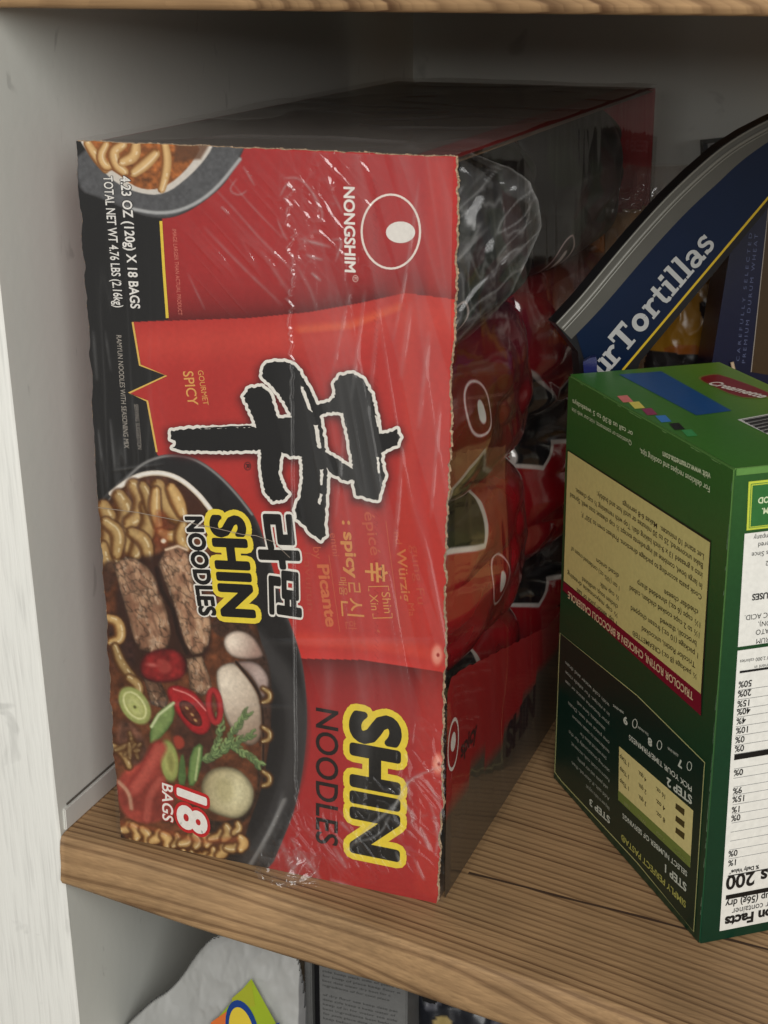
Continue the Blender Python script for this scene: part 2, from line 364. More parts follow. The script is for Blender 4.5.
class Print:
    def __init__(s, face, base_off=0.0, lay=0.00012):
        s.f = face; s.V = []; s.F = []; s.C = []; s.n = 0; s.bo = base_off; s.lay = lay; s.M = []
    def add(s, V, Fc, col, mi=0):
        V = np.asarray(V, float).reshape(-1, 3); s.V.append(V)
        c = np.empty((len(V), 3)); c[:] = col; s.C.append(c)
        if isinstance(Fc, np.ndarray): Fc = (Fc + s.n).tolist()
        else: Fc = [tuple(i + s.n for i in f) for f in Fc]
        s.F += Fc; s.M += [mi] * len(Fc); s.n += len(V)
    def off(s, layer): return s.bo + layer * s.lay
    def poly(s, pts, col, layer=1):
        pts = np.array(pts, float); V = s.f.w(pts[:, 0], pts[:, 1], s.off(layer))
        l = [Vector((p @ s.f.ex, p @ s.f.ey, 0)) for p in V]
        tris = []
        for t in tessellate_polygon([l]):
            a, b, c = [l[i] for i in t]
            t = tuple(t)
            if (b - a).cross(c - a).z < 0: t = t[::-1]
            tris.append(t)
        s.add(V, tris, lin(col))
    def line(s, pts, w, col, layer=1, closed=False, round_=False):
        """w in px of the photo at that place"""
        pts = [tuple(map(float, p)) for p in pts]
        P = pts + ([pts[0]] if closed else [])
        V = []; Fc = []
        n = len(P)
        for i, (x, y) in enumerate(P):
            if closed: a = P[(i - 1) % (n - 1)]; b = P[(i + 1) % (n - 1)] if i < n - 1 else P[1]
            else: a = P[max(i - 1, 0)]; b = P[min(i + 1, n - 1)]
            dx, dy = b[0] - a[0], b[1] - a[1]; l = math.hypot(dx, dy) or 1
            nx, ny = -dy / l * w / 2, dx / l * w / 2
            V += [(x + nx, y + ny), (x - nx, y - ny)]
            if i: k = 2 * i; Fc.append((k - 2, k, k + 1, k - 1))
        V = np.array(V); s.add(s.f.w(V[:, 0], V[:, 1], s.off(layer)), Fc, lin(col))
        if round_:
            for (x, y) in pts: s.disc(x, y, w / 2, w / 2, col, layer, 10)
    def disc(s, cx, cy, rx, ry, col, layer=1, n=28, ang=0):
        a = math.radians(ang)
        s.poly([(cx + rx * math.cos(t) * math.cos(a) - ry * math.sin(t) * math.sin(a), cy + rx * math.cos(t) * math.sin(a) + ry * math.sin(t) * math.cos(a)) for t in np.linspace(0, 2 * math.pi, n, endpoint=False)], col, layer)
    def ring(s, cx, cy, rx, ry, w, col, layer=1, n=40):
        s.line([(cx + rx * math.cos(t), cy + ry * math.sin(t)) for t in np.linspace(0, 2 * math.pi, n, endpoint=False)], w, col, layer, closed=True)
    def text(s, body, a, b, col, layer=3, bold=0.0, top=None, h=None, hs=1.0, shear=0.0, spacing=1.0, outline=None, olay=2, ow=0.05, maxcap=None):
        """lettering whose baseline runs from photo point a to b (start to end of the word), on the face's own plane"""
        V0, _ = glyphs(body, 0.0, spacing)
        x0, x1 = V0[:, 0].min(), V0[:, 0].max(); cap = V0[:, 1].max()
        A = s.f.loc(*a); B = s.f.loc(*b); d = B - A; Ln = np.linalg.norm(d); d /= Ln; up = np.array([-d[1], d[0]])
        sx = Ln / (x1 - x0); sy = sx * hs
        if h is not None: sy = h / cap
        if top is not None: sy = abs((s.f.loc(*top) - A) @ up) / cap
        if sy < 0: sy = -sy
        for off, c, ly in ([(outline[1], outline[0], olay)] if outline else []) + [(bold, col, layer)]:
            V, Fc = glyph_stroke(body, off, spacing) if off > .024 else glyphs(body, off, spacing)
            q = A + np.outer((V[:, 0] - x0 + shear * V[:, 1]) * sx, d) + np.outer(V[:, 1] * sy, up)
            s.add(s.f.at(q[:, 0], q[:, 1], s.off(ly)) + (s.f.n * piece_lift(V, Fc, s.lay)[:, None] if off > .024 else 0), Fc, lin(c))
    def textm(s, body, anchor, cap, col, layer=3, dirn=(1, 0), bold=0.0, align='l', width=None, hs=1.0, spacing=1.0):
        """lettering in the face's own metres: cap height in m, baseline start (or end) at local point"""
        V, Fc = glyphs(body, bold, spacing); V0, _ = glyphs('H', 0, 1.0); sy = cap / V0[:, 1].max(); sx = sy * hs
        x0, x1 = V[:, 0].min(), V[:, 0].max()
        if width: sx = width / (x1 - x0)
        d = np.array(dirn, float); d /= np.linalg.norm(d); up = np.array([-d[1], d[0]])
        xo = x0 if align == 'l' else x1 if align == 'r' else (x0 + x1) / 2
        q = np.asarray(anchor) + np.outer((V[:, 0] - xo) * sx, d) + np.outer(V[:, 1] * sy, up)
        s.add(s.f.at(q[:, 0], q[:, 1], s.off(layer)), Fc, lin(col))
    def build(s, name, mats, parent=None):
        V = np.concatenate(s.V); C = np.concatenate(s.C)
        me = mesh_from(name, V, s.F, C); o = link(name, me, mats)
        me.polygons.foreach_set('material_index', s.M)
        if parent: put(o, parent)
        return o

# ================================================================== THE SETTING
WX = -0.0346
def front_y(z): return -0.0095 - 0.0535 * z * 1.0 if z > 0 else -0.0095 + 0.01 * z
def prism(name, outline, z0, z1): pass
# left wall board: inner face x = WX, front edge leaning as measured
bm = bmesh.new()
zs = [-0.42, -0.13, 0.0, 0.12, 0.24, 0.36, 0.50, 0.62]
yf = lambda z: -0.0095 - 0.0535 * max(z, -0.1)
rows = []
for z in zs:
    rows.append([bm.verts.new((WX, yf(z) + 0.0015, z)), bm.verts.new((WX, 0.62, z))])
for a, b in zip(rows[:-1], rows[1:]): bm.faces.new((a[0], a[1], b[1], b[0]))
# cleat: a slim painted batten where the wall meets the shelf
me = bpy.data.meshes.new('wall_left'); bm.to_mesh(me); bm.free()
tag(link('wall_left', me, M_WALL), kind='structure')
bt = box_mesh('wall_batten', WX - 0.004, -0.004, 0.0005, WX + 0.0016, 0.60, 0.0145, 0.0006)
tag(link('wall_batten', bt, wall_paint('batten_paint', (205, 203, 196), 0.6)), kind='structure')
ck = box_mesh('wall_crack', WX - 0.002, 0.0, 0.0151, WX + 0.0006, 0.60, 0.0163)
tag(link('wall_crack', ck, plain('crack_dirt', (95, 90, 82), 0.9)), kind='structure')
# board front (the post), grained white paint with a softened arris
bm = bmesh.new(); rows = []
for z in zs:
    y = yf(z)
    rows.append([bm.verts.new(p) for p in ((-0.30, y, z), (WX - 0.0022, y, z), (WX - 0.0008, y + 0.0004, z), (WX, y + 0.0017, z))])
for a, b in zip(rows[:-1], rows[1:]):
    for i in range(3): bm.faces.new((a[i], a[i + 1], b[i + 1], b[i]))
me = bpy.data.meshes.new('wall_post_front'); bm.to_mesh(me); bm.free()
for p in me.polygons: p.use_smooth = True
tag(link('wall_post', me, M_POST), kind='structure')
wb = box_mesh('wall_back', WX - 0.02, 0.602, -0.45, 1.25, 0.63, 0.62)
tag(link('wall_back', wb, M_WALL), kind='structure')
wr = box_mesh('wall_right', 1.23, -0.03, -0.45, 1.25, 0.60, 0.62)
tag(link('wall_right', wr, M_WALL), kind='structure')

def shelf_board(name, arris, bot, zt, zb, mat, x1=1.22):
    """live front edge: top arris polyline and bottom polyline, rounded between"""
    xs = np.concatenate([np.linspace(WX + 0.0006, 0.4, 120), np.linspace(0.41, x1, 30)])
    ay = np.interp(xs, [a[0] for a in arris], [a[1] for a in arris]); by = np.interp(xs, [a[0] for a in bot], [a[1] for a in bot])
    k = np.ones(9) / 9; ay = np.convolve(np.pad(ay, 4, 'edge'), k, 'valid'); by = np.convolve(np.pad(by, 4, 'edge'), k, 'valid')
    V = []; Fc = []; th = zt - zb
    prof = [(1.0, 0, 0), (0.5, 0, 0)]
    m = None
    for i, x in enumerate(xs):
        a, b = ay[i], by[i]
        wv = 0.0005 * math.sin(x * 90) + 0.0004 * math.sin(x * 231 + 1)
        ring = [(0.601, zt), (0.25, zt), (a + 0.012, zt), (a + 0.004, zt - 0.0003), (a + 0.0012, zt - 0.0012), (a - 0.0002, zt - 0.0035),
                (a - 0.0006 + (b - a) * .25, zt - th * .3), (a + (b - a) * .55, zt - th * .6), (b - 0.0004, zb + 0.004), (b + 0.0012, zb + 0.001), (b + 0.004, zb), (0.25, zb), (0.601, zb)]
        m = len(ring); V += [(x, y, z) for y, z in ring]
        if i:
            for j in range(m - 1):
                q = i * m + j; Fc.append((q - m, q, q + 1, q - m + 1))
    Fc.append(tuple(range(m))[::-1]); Fc.append(tuple(range(len(V) - m, len(V))))
    me = mesh_from(name, V, Fc); me.polygons.foreach_set('use_smooth', [len(p.vertices) == 4 for p in me.polygons])
    return link(name, me, mat)
sh = shelf_board('wooden_shelf', [(-.04, -.0085), (-.02, -.011), (.03, -.016), (.125, -.0235), (.217, -.0455), (.295, -.0525), (.32, -.061), (.4, -.07), (1.3, -.09)],
                 [(-.04, -.010), (-.03, -.0125), (.02, -.0205), (.06, -.0265), (.13, -.0345), (.18, -.038), (.245, -.0485), (.33, -.06), (.5, -.08), (1.3, -.1)], 0.0, -0.032, M_WOOD)
tag(sh, 'brown pine shelf board with wavy grained front edge carrying the red noodle carton', 'shelf')
# seam between its two boards: a real dark groove strip sunk in the surface
_SF = Face((0, 0, 0), (0, 0, 1), up=(0, 1, 0)); _a = _SF.w(449, 868); _b = _SF.w(690, 930); sx0c, sy0 = _a[0], _a[1]; sls = (_b[1] - _a[1]) / (_b[0] - _a[0])
gx = np.linspace(0.203, 1.2, 60)
gl = [(0.0, 0.0)]
V = []; Fc = []
for i, x in enumerate(gx):
    yc = sy0 + (x - sx0c) * sls + 0.0003 * math.sin(x * 90)
    w_ = 0.0010 + 0.0002 * math.sin(x * 130)
    V += [(x, yc - w_, 0.00025), (x, yc + w_, 0.00025)]
    if i: k = 2 * i; Fc.append((k - 2, k, k + 1, k - 1))
g = link('crack', mesh_from('crack', V, Fc), plain('crack_dark_wood', (62, 42, 26), 0.9)); g.parent = sh
up = shelf_board('wooden_shelf', [(-.04, -.0255), (1.3, -.0255)], [(-.04, -.0250), (.095, -.0262), (.1876, -.0247), (.26, -.0262), (.3425, -.0252), (1.3, -.025)], 0.498, 0.4645, M_WOOD2)
tag(up, 'upper pine shelf board whose lower front edge crosses the top of the photo', 'shelf')
lo = shelf_board('wooden_shelf', [(-.04, -.02), (1.3, -.02)], [(-.04, -.02), (1.3, -.02)], -0.36, -0.39, M_WOOD3)
tag(lo, 'lowest pine shelf board under the white plastic bag', 'shelf')
fl = box_mesh('floor', -3, -4, -1.3, 3, 0.7, -1.25); tag(link('floor', fl, plain('floor_boards', (150, 140, 125), 0.6)), kind='structure')

# ================================================================== NOODLE CARTON
NB = empty('noodle_carton', (0.1, 0.23, 0.0))
tag(NB, 'tall red and black carton of noodle bags in crinkled clear wrap', 'carton')
FN = Face((0, 0, 0), (0, -1, 0))
TL, TR, BR, BL = (76, 141), (457, 157), (438, 903.5), (120, 837.5)
NU, NV = 400, 790
u = np.linspace(0, 1, NU); v = np.linspace(0, 1, NV); U, Vv = np.meshgrid(u, v)
def quad(U, Vv):
    X = (TL[0] * (1 - U) + TR[0] * U) * (1 - Vv) + (BL[0] * (1 - U) + BR[0] * U) * Vv
    Y = (TL[1] * (1 - U) + TR[1] * U) * (1 - Vv) + (BL[1] * (1 - U) + BR[1] * U) * Vv
    return X, Y
PX, PY = quad(U, Vv)
# torn, dented borders of the card
jag_r = (fbm(v * 60, v * 0 + 3, 3, 21) - .5) * 4.5 + (fbm(v * 9, v * 0, 2, 22) - .5) * 5 + (fbm(v * 240, v * 0, 2, 23) - .5) * 2
jag_l = (fbm(v * 45, v * 0 + 3, 3, 31) - .5) * 4.5
jag_t = (fbm(u * 40, u * 0 + 9, 3, 41) - .5) * 2.0
PX = PX + jag_r[:, None] * U ** 40 + jag_l[:, None] * (1 - U) ** 40
PY = PY + jag_t[None, :] * (1 - Vv) ** 60
RED = (168, 44, 44)
P = Paint(PX, PY, RED)
X, Y = P.X, P.Y
# printed bag on the red ground: top fold at y~310, bottom at y~668
topf = np.interp(X, [76, 133, 250, 310, 360, 405, 460], [326, 322, 318, 312, 303, 293, 300])
botf = np.interp(X, [280, 365, 440, 460], [658, 660, 672, 676])
bag = (Y > topf) & (Y < botf)
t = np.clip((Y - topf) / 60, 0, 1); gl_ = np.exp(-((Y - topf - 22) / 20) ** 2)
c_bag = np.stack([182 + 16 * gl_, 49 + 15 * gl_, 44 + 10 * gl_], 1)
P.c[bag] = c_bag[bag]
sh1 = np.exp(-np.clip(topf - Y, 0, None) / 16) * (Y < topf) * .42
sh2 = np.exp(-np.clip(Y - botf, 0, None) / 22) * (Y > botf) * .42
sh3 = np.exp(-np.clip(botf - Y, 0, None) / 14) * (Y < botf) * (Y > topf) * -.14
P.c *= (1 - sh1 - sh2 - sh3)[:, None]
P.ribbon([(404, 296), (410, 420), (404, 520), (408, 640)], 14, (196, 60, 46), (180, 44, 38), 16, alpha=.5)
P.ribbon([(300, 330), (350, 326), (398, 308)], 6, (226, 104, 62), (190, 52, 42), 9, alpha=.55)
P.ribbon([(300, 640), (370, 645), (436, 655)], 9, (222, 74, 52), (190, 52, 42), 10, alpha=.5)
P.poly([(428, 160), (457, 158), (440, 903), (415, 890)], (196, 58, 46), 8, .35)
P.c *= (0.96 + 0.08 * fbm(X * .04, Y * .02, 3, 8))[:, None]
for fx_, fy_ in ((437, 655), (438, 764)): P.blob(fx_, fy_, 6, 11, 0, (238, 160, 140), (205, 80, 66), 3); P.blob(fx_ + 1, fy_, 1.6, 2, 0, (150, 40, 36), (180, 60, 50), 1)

f1 = lambda *p: [(60 + .2604 * a, 120 + .2604 * b) for a, b in p]
f3 = lambda *p: [(80 + .2604 * a, 340 + .2604 * b) for a, b in p]
f5 = lambda *p: [(90 + .2604 * a, 600 + .2604 * b) for a, b in p]
BLACK = (27, 26, 26)
# ---- black field at the left, running between the two bowls
P.poly([(60, 120), (166, 120), (162, 222), (168, 320), (133, 322), (141, 366), (167, 376), (129, 393), (148, 401), (157, 454), (170, 470), (60, 560)], BLACK, .8)
# ---- upper bowl
P.poly(smooth(f1((60, 70), (720, 70), (700, 130), (640, 240), (560, 310), (470, 365), (390, 382), (300, 365), (150, 300), (60, 270))), (86, 86, 88), .8, tex=.16, ts=.3, edge=(48, 46, 46), ew=3)
P.ribbon(smooth(f1((690, 150), (600, 265), (500, 335), (390, 362), (250, 335)), 2, False), 2.2, (176, 176, 176), (110, 110, 110), 1.5)
P.poly(smooth(f1((75, 60), (600, 60), (575, 130), (500, 215), (400, 290), (300, 282), (210, 240), (150, 180), (80, 90))), (214, 206, 196), 1)
P.poly(smooth(f1((90, 70), (560, 70), (500, 180), (400, 265), (300, 268), (215, 200), (160, 175), (100, 100))), (150, 88, 44), 1, tex=.5, ts=.2)
P.poly(f1((440, 60), (590, 70), (540, 150), (440, 160)), (96, 62, 42), 3, .8)
for pts, w in ((((105, 90), (130, 130), (175, 190)), 5), (((175, 95), (150, 140), (180, 190), (215, 150)), 5), (((240, 95), (200, 120), (215, 175), (245, 200)), 6), (((290, 95), (285, 140), (240, 160)), 6.5),
               (((365, 130), (330, 165), (285, 200)), 6.5), (((400, 85), (412, 150), (405, 210), (390, 265)), 5)):
    P.ribbon(smooth(f1(*pts), 2, False), w, (226, 186, 128), (134, 84, 40), 1, .2, hi=(250, 232, 200))
# ---- lower bowl
rim = f3((60, 640), (100, 590), (170, 525), (250, 458), (340, 435), (430, 445), (520, 500), (600, 580), (670, 670), (700, 740)) + [(285, 610), (295, 636), (304, 667), (308, 718), (304, 765), (296, 807), (283, 840), (268, 875), (200, 900), (60, 870), (60, 520)]
P.poly(smooth(rim, 2), (33, 31, 32), 1, tex=.12, ts=.3, edge=(74, 72, 72), ew=6)
P.ribbon(smooth(f3((70, 700), (120, 600), (190, 520), (250, 468), (340, 441), (430, 452), (515, 505), (595, 585), (660, 670)), 2, False), 1.6, (132, 130, 128), (60, 58, 58), 1)
P.ribbon(smooth([(254, 640), (292, 690), (296, 740), (286, 790), (268, 835), (240, 872)], 2, False), 13, (70, 68, 68), (44, 42, 43), 9, alpha=.7)
P.ribbon(smooth([(284, 800), (268, 835), (248, 868)], 2, False), 3.5, (160, 158, 155), (60, 58, 58), 5, alpha=.6)
food = f3((50, 720), (90, 640), (160, 560), (230, 520), (310, 515), (380, 540), (450, 600), (500, 660), (600, 800)) + f5((640, 90), (672, 230), (672, 300), (690, 400), (696, 510), (680, 600), (668, 700), (610, 860), (590, 930), (540, 985), (300, 960), (80, 930)) + [(80, 760)]
P.poly(smooth(food, 2), (100, 56, 34), 1, tex=.5, ts=.14, edge=(64, 38, 26), ew=8)
P.ribbon(smooth(f3((120, 590), (165, 553), (230, 516), (310, 508), (385, 532), (455, 592), (500, 650)), 2, False), 2.6, (246, 240, 232), (206, 186, 160), 1)
P.poly(smooth(f3((370, 545), (440, 600), (490, 660), (420, 720), (380, 640))), (72, 40, 28), 3)
# noodles, upper mass
rn = random.Random(4)
def noodle(pts, w, k=1.0, al=1):
    P.ribbon(smooth(pts, 2, False), w + 1.6, (70, 40, 20), (84, 48, 24), 2.2, .2, alpha=.75 * al)
    P.ribbon(smooth(pts, 2, False), w, (212 * k, 172 * k, 110 * k), (122 * k, 78 * k, 38 * k), 1.8, .25, hi=(246, 228, 188), alpha=al)
for pts, w in ((((90, 640), (120, 700), (108, 800), (130, 850)), 9), (((150, 600), (185, 660), (165, 720), (185, 800)), 9), (((205, 560), (245, 610), (225, 680), (190, 700)), 9), (((255, 640), (275, 700), (240, 760), (215, 820)), 9),
               (((240, 560), (262, 600), (268, 650)), 6), (((300, 560), (320, 620), (350, 660), (395, 690)), 9), (((350, 570), (375, 620), (392, 665)), 7), (((290, 580), (285, 650), (300, 710)), 6), (((310, 740), (345, 760), (392, 740)), 6),
               (((100, 700), (150, 740), (140, 820)), 7), (((395, 710), (380, 760), (405, 800)), 6), (((200, 740), (250, 770), (262, 830)), 7), (((88, 790), (96, 850), (130, 880)), 6)):
    noodle(f3(*pts), w, rn.uniform(.86, 1.08))
P.poly(smooth(f3((285, 650), (330, 660), (345, 740), (330, 800), (282, 790))), (146, 66, 34), 5, .6, tex=.3)
P.blob(163.5, 541, 3, 2.6, 0, (250, 238, 220), (180, 110, 66), 1.4)
P.poly(smooth(f3((85, 850), (140, 845), (150, 900), (110, 980), (90, 960))), (66, 42, 32), 4, .85, tex=.4)
def beef(pts, ax_, ay_, seed, light=1.0):
    xs = [p[0] for p in pts]; ys = [p[1] for p in pts]; i = P.sel(min(xs) - 3, max(xs) + 3, min(ys) - 3, max(ys) + 3)
    X_, Y_ = P.X[i], P.Y[i]; ins = inside(X_, Y_, pts); d, _, _ = seg_dist(X_, Y_, pts, True); sd_ = np.where(ins, d, -d); al = np.clip(sd_ / 1.6 + .5, 0, 1)
    l = math.hypot(ax_, ay_); c_, s__ = ax_ / l, ay_ / l; al_ = X_ * c_ + Y_ * s__; ac_ = -X_ * s__ + Y_ * c_
    fib = fbm(ac_ * .55, al_ * .10, 4, seed); crk = ridge(ac_ * .16 + .05 * al_, al_ * .11, 1.0, seed + 3, 3) ** 5; blot = fbm(ac_ * .12, al_ * .07, 3, seed + 8)
    t_ = np.clip((blot - .3) / .4, 0, 1)[:, None]
    c = np.array([140, 98, 74]) * (1 - t_) + np.array([194, 152, 118]) * t_
    c = c * (0.80 + .38 * fib)[:, None] * light; c = c * (1 - .45 * crk)[:, None]
    e = np.clip(1 - sd_ / 5, 0, 1)[:, None] ** 2; c = c * (1 - e * .5)
    gl__ = (fbm(X_ * .5, Y_ * .3, 2, seed + 5) > .66) & (blot > .5); c[gl__] = c[gl__] * .75 + np.array([236, 214, 190]) * .25
    P.mix(i, al, np.clip(c, 0, 255))
P.poly(smooth(f3((120, 850), (440, 800), (470, 900)) + f5((470, 100), (450, 250), (240, 330), (120, 260))), (52, 30, 24), 5, .85)
beef(f3((128, 862), (175, 832), (215, 838), (262, 872), (300, 930), (322, 1000)) + f5((300, 60), (312, 130), (296, 190), (240, 205), (190, 190), (168, 150), (140, 50)), 60, 190, 51)
beef(f3((300, 860), (330, 800), (372, 786), (408, 800), (424, 850), (436, 930)) + f5((452, 20), (468, 100), (455, 170), (430, 205), (395, 212), (362, 170), (338, 80), (318, 10)), 30, 190, 57, 1.05)
P.ribbon(f3((292, 880), (312, 960)) + f5((318, 40), (338, 130), (372, 205)), 3.2, (38, 22, 18), (62, 36, 28), 3, alpha=.9)
P.ribbon(f3((330, 806), (376, 792), (410, 806)), 1.6, (226, 196, 166), (176, 134, 104), 2)
beef(f5((370, 225), (430, 215), (462, 300), (470, 345), (430, 370), (385, 340)), 10, 60, 62, .95)
beef(f5((205, 300), (270, 310), (300, 380), (290, 420), (235, 400)), 20, 60, 66, .8)
P.poly(smooth(f5((60, 40), (120, 60), (140, 120), (185, 190), (160, 280), (80, 270))), (56, 34, 30), 5, .8, tex=.5)
noodle(f5((70, 70), (112, 85), (120, 150), (82, 160)), 5.5); noodle(f5((95, 180), (120, 250), (180, 320)), 5, .8); noodle(f5((150, 300), (190, 330), (180, 380)), 5, .85)
P.poly(smooth(f5((330, 400), (480, 470), (490, 640), (420, 680), (310, 560))), (74, 44, 34), 6, .9, tex=.4)
# mushrooms
def mush(pts, c_hi, c_lo, hx, hy, r_, rimw=4):
    xs = [p[0] for p in pts]; ys = [p[1] for p in pts]; i = P.sel(min(xs) - 4, max(xs) + 4, min(ys) - 4, max(ys) + 4)
    X_, Y_ = P.X[i], P.Y[i]; ins = inside(X_, Y_, pts); d, _, _ = seg_dist(X_, Y_, pts, True); sd_ = np.where(ins, d, -d); al = np.clip(sd_ / 2.2 + .5, 0, 1)
    t_ = np.clip(np.hypot(X_ - hx, Y_ - hy) / r_, 0, 1)[:, None] ** 1.2; c = np.array(c_hi) * (1 - t_) + np.array(c_lo) * t_
    c = c * (.93 + .14 * fbm(X_ * .09 + Y_ * .02, Y_ * .05, 3, 5))[:, None]; e = np.clip(1 - sd_ / rimw, 0, 1)[:, None] ** 1.5; c = c * (1 - .45 * e); P.mix(i, al, np.clip(c, 0, 255))
P.poly(smooth(f5((465, 75), (540, 60), (620, 100), (690, 230), (700, 420), (680, 560), (640, 560), (640, 300), (560, 160), (470, 130))), (62, 42, 34), 3, .9, tex=.5, ts=.5)
mush(smooth(f5((512, 140), (560, 112), (620, 130), (662, 190), (668, 226), (560, 230), (515, 190))), (244, 226, 206), (170, 136, 122), *f5((548, 160))[0], 26)
mush(smooth(f5((500, 260), (560, 232), (640, 234), (684, 285), (690, 330), (662, 390), (640, 320), (580, 250))), (196, 172, 162), (128, 100, 92), *f5((650, 290))[0], 30)
mush(smooth(f5((478, 290), (500, 250), (560, 236), (620, 310), (652, 370), (662, 440), (660, 540), (600, 570), (520, 470))), (236, 220, 198), (150, 124, 104), *f5((520, 320))[0], 62)
P.ribbon(smooth(f5((560, 238), (622, 312), (656, 372), (666, 460), (664, 650)), 2, False), 1.8, (44, 28, 22), (110, 80, 60), 1.5)
P.poly(smooth(f5((400, 800), (460, 850), (560, 850), (640, 760), (668, 640), (640, 620), (650, 780), (560, 890), (450, 912), (380, 860))), (50, 36, 28), 2.5, .95, tex=.5, ts=.5)
mush(smooth(f5((420, 700), (470, 640), (560, 640), (615, 690), (634, 740), (620, 800), (570, 845), (500, 830), (440, 800))), (226, 216, 172), (150, 132, 92), *f5((560, 740))[0], 44, 6)
P.poly(smooth(f5((470, 690), (540, 680), (560, 760), (500, 790))), (178, 166, 118), 7, .6)
for yy_ in (340, 490, 660): noodle(f5((664, yy_), (692, yy_ + 18), (688, yy_ + 46), (664, yy_ + 52)), 2.6, .8)
# herb: feathery sprig
for stem in (((430, 615), (500, 590), (560, 545), (620, 520)), ((505, 590), (540, 520), (600, 440)), ((540, 560), (600, 590), (650, 630)), ((470, 600), (500, 530), (500, 450))):
    sm = smooth(f5(*stem), 3, False); P.ribbon(sm, 1.5, (120, 140, 88), (66, 90, 50), 1.2, .3)
    for k in range(2, len(sm), 2):
        x0, y0 = sm[k]; dx, dy = sm[k][0] - sm[k - 1][0], sm[k][1] - sm[k - 1][1]; a0 = math.atan2(dy, dx)
        for sgn in (-1, 1):
            a1 = a0 + sgn * rn.uniform(.5, 1.0); l_ = rn.uniform(4, 8); g_ = rn.uniform(.75, 1.15)
            P.ribbon([(x0, y0), (x0 + l_ * .6 * math.cos(a1), y0 + l_ * .6 * math.sin(a1)), (x0 + l_ * math.cos(a1 - sgn * .3), y0 + l_ * math.sin(a1 - sgn * .3))], rn.uniform(1.3, 2.0), (132 * g_, 152 * g_, 96 * g_), (66, 92, 54), 1.2, .4, alpha=.9)
# chillies
P.poly(smooth(f5((195, 220), (260, 185), (340, 190), (374, 240), (360, 300), (300, 318), (225, 312), (192, 280))), (140, 34, 34), 3, edge=(84, 20, 22), ew=6, tex=.35, ts=.12)
P.poly(smooth(f5((250, 225), (300, 230), (320, 270), (270, 290))), (172, 66, 58), 3, .8); P.blob(152, 665, 7, 2.6, 8, (214, 120, 108), (150, 40, 38), 3, alpha=.7)
P.poly(smooth(f5((285, 345), (330, 322), (400, 350), (455, 420), (470, 480), (440, 522), (390, 510), (335, 440))), (176, 34, 38), 1.6, edge=(118, 20, 26), ew=3.5, tex=.15)
P.poly(smooth(f5((338, 388), (380, 385), (428, 445), (432, 488), (395, 482), (352, 440))), (92, 44, 32), 1.6, tex=.4, edge=(60, 20, 18), ew=3)
for q_ in ((372, 415), (392, 440), (405, 462)): P.blob(*f5(q_)[0], 2.4, 1.4, 40, (196, 150, 96), (130, 76, 48), 1)
P.ribbon(smooth(f5((320, 342), (390, 365), (445, 425)), 2, False), 1.2, (226, 130, 122), (186, 50, 52), 1.8)
P.ring(*f5((478, 408))[0], 5.5, 16, -6, 3.2, (182, 46, 48), (124, 24, 30), 1.6)
P.poly(smooth(f5((315, 520), (355, 522), (368, 562), (330, 580))), (160, 60, 44), 2.5)
# scallions
P.blob(*f5((172, 405))[0], 21, 13.5, 55, (196, 196, 124), (122, 132, 66), 2); P.ring(*f5((172, 405))[0], 15, 8.5, 55, 1.6, (214, 214, 150), (170, 172, 96), 1.6); P.blob(*f5((172, 410))[0], 8, 4, 55, (176, 182, 104), (206, 206, 140), 2); P.blob(*f5((172, 411))[0], 2, 1.6, 50, (84, 84, 44), (150, 150, 86), 1)
P.poly(smooth(f5((322, 388), (326, 455), (290, 510), (232, 565), (228, 500), (255, 435)), 1), (128, 150, 86), 1.8, edge=(78, 108, 54), ew=4, tex=.12)
P.ribbon(f5((320, 396), (264, 440), (236, 486)), 1.8, (204, 212, 160), (140, 162, 100), 1.6)
P.blob(*f5((303, 618))[0], 9.5, 21, -8, (190, 188, 110), (108, 124, 58), 2); P.blob(*f5((310, 622))[0], 4, 12, -8, (140, 138, 74), (172, 170, 96), 2.5)
P.poly(smooth(f5((345, 600), (362, 590), (372, 710), (335, 712)), 1), (84, 112, 60), 1.8, tex=.1)
P.poly(smooth(f5((385, 575), (434, 542), (432, 620), (405, 715), (372, 712)), 1), (118, 144, 80), 1.8, edge=(64, 94, 48), ew=3.5); P.ribbon(f5((420, 570), (404, 690)), 1.6, (176, 190, 128), (120, 144, 84), 2)
# kimchi, lower left
P.poly(smooth(f5((100, 440), (200, 500), (230, 600), (200, 640), (110, 640))), (112, 72, 56), 5, .95, tex=.6, ts=.12)
P.poly(smooth(f5((105, 670), (200, 625), (262, 560), (280, 700), (335, 740), (300, 850), (160, 860), (105, 780))), (156, 62, 50), 4, tex=.35, ts=.07)
P.ribbon(smooth(f5((262, 570), (215, 660), (170, 720)), 2, False), 8, (190, 84, 70), (150, 52, 44), 5); P.ribbon(smooth(f5((268, 690), (225, 750), (215, 840)), 2, False), 5, (184, 86, 72), (146, 56, 46), 4, alpha=.8)
P.ribbon(smooth(f5((110, 700), (150, 740), (158, 800)), 2, False), 2.6, (206, 160, 130), (160, 88, 66), 2.5, alpha=.8)
noodle(f5((85, 560), (130, 590), (150, 640)), 4, .85)
for k in range(9): noodle([(112 + rn.uniform(-4, 26), 738 + rn.uniform(-10, 16)), (116 + rn.uniform(0, 26), 744 + rn.uniform(-8, 14))], 2.6, .8, .6)
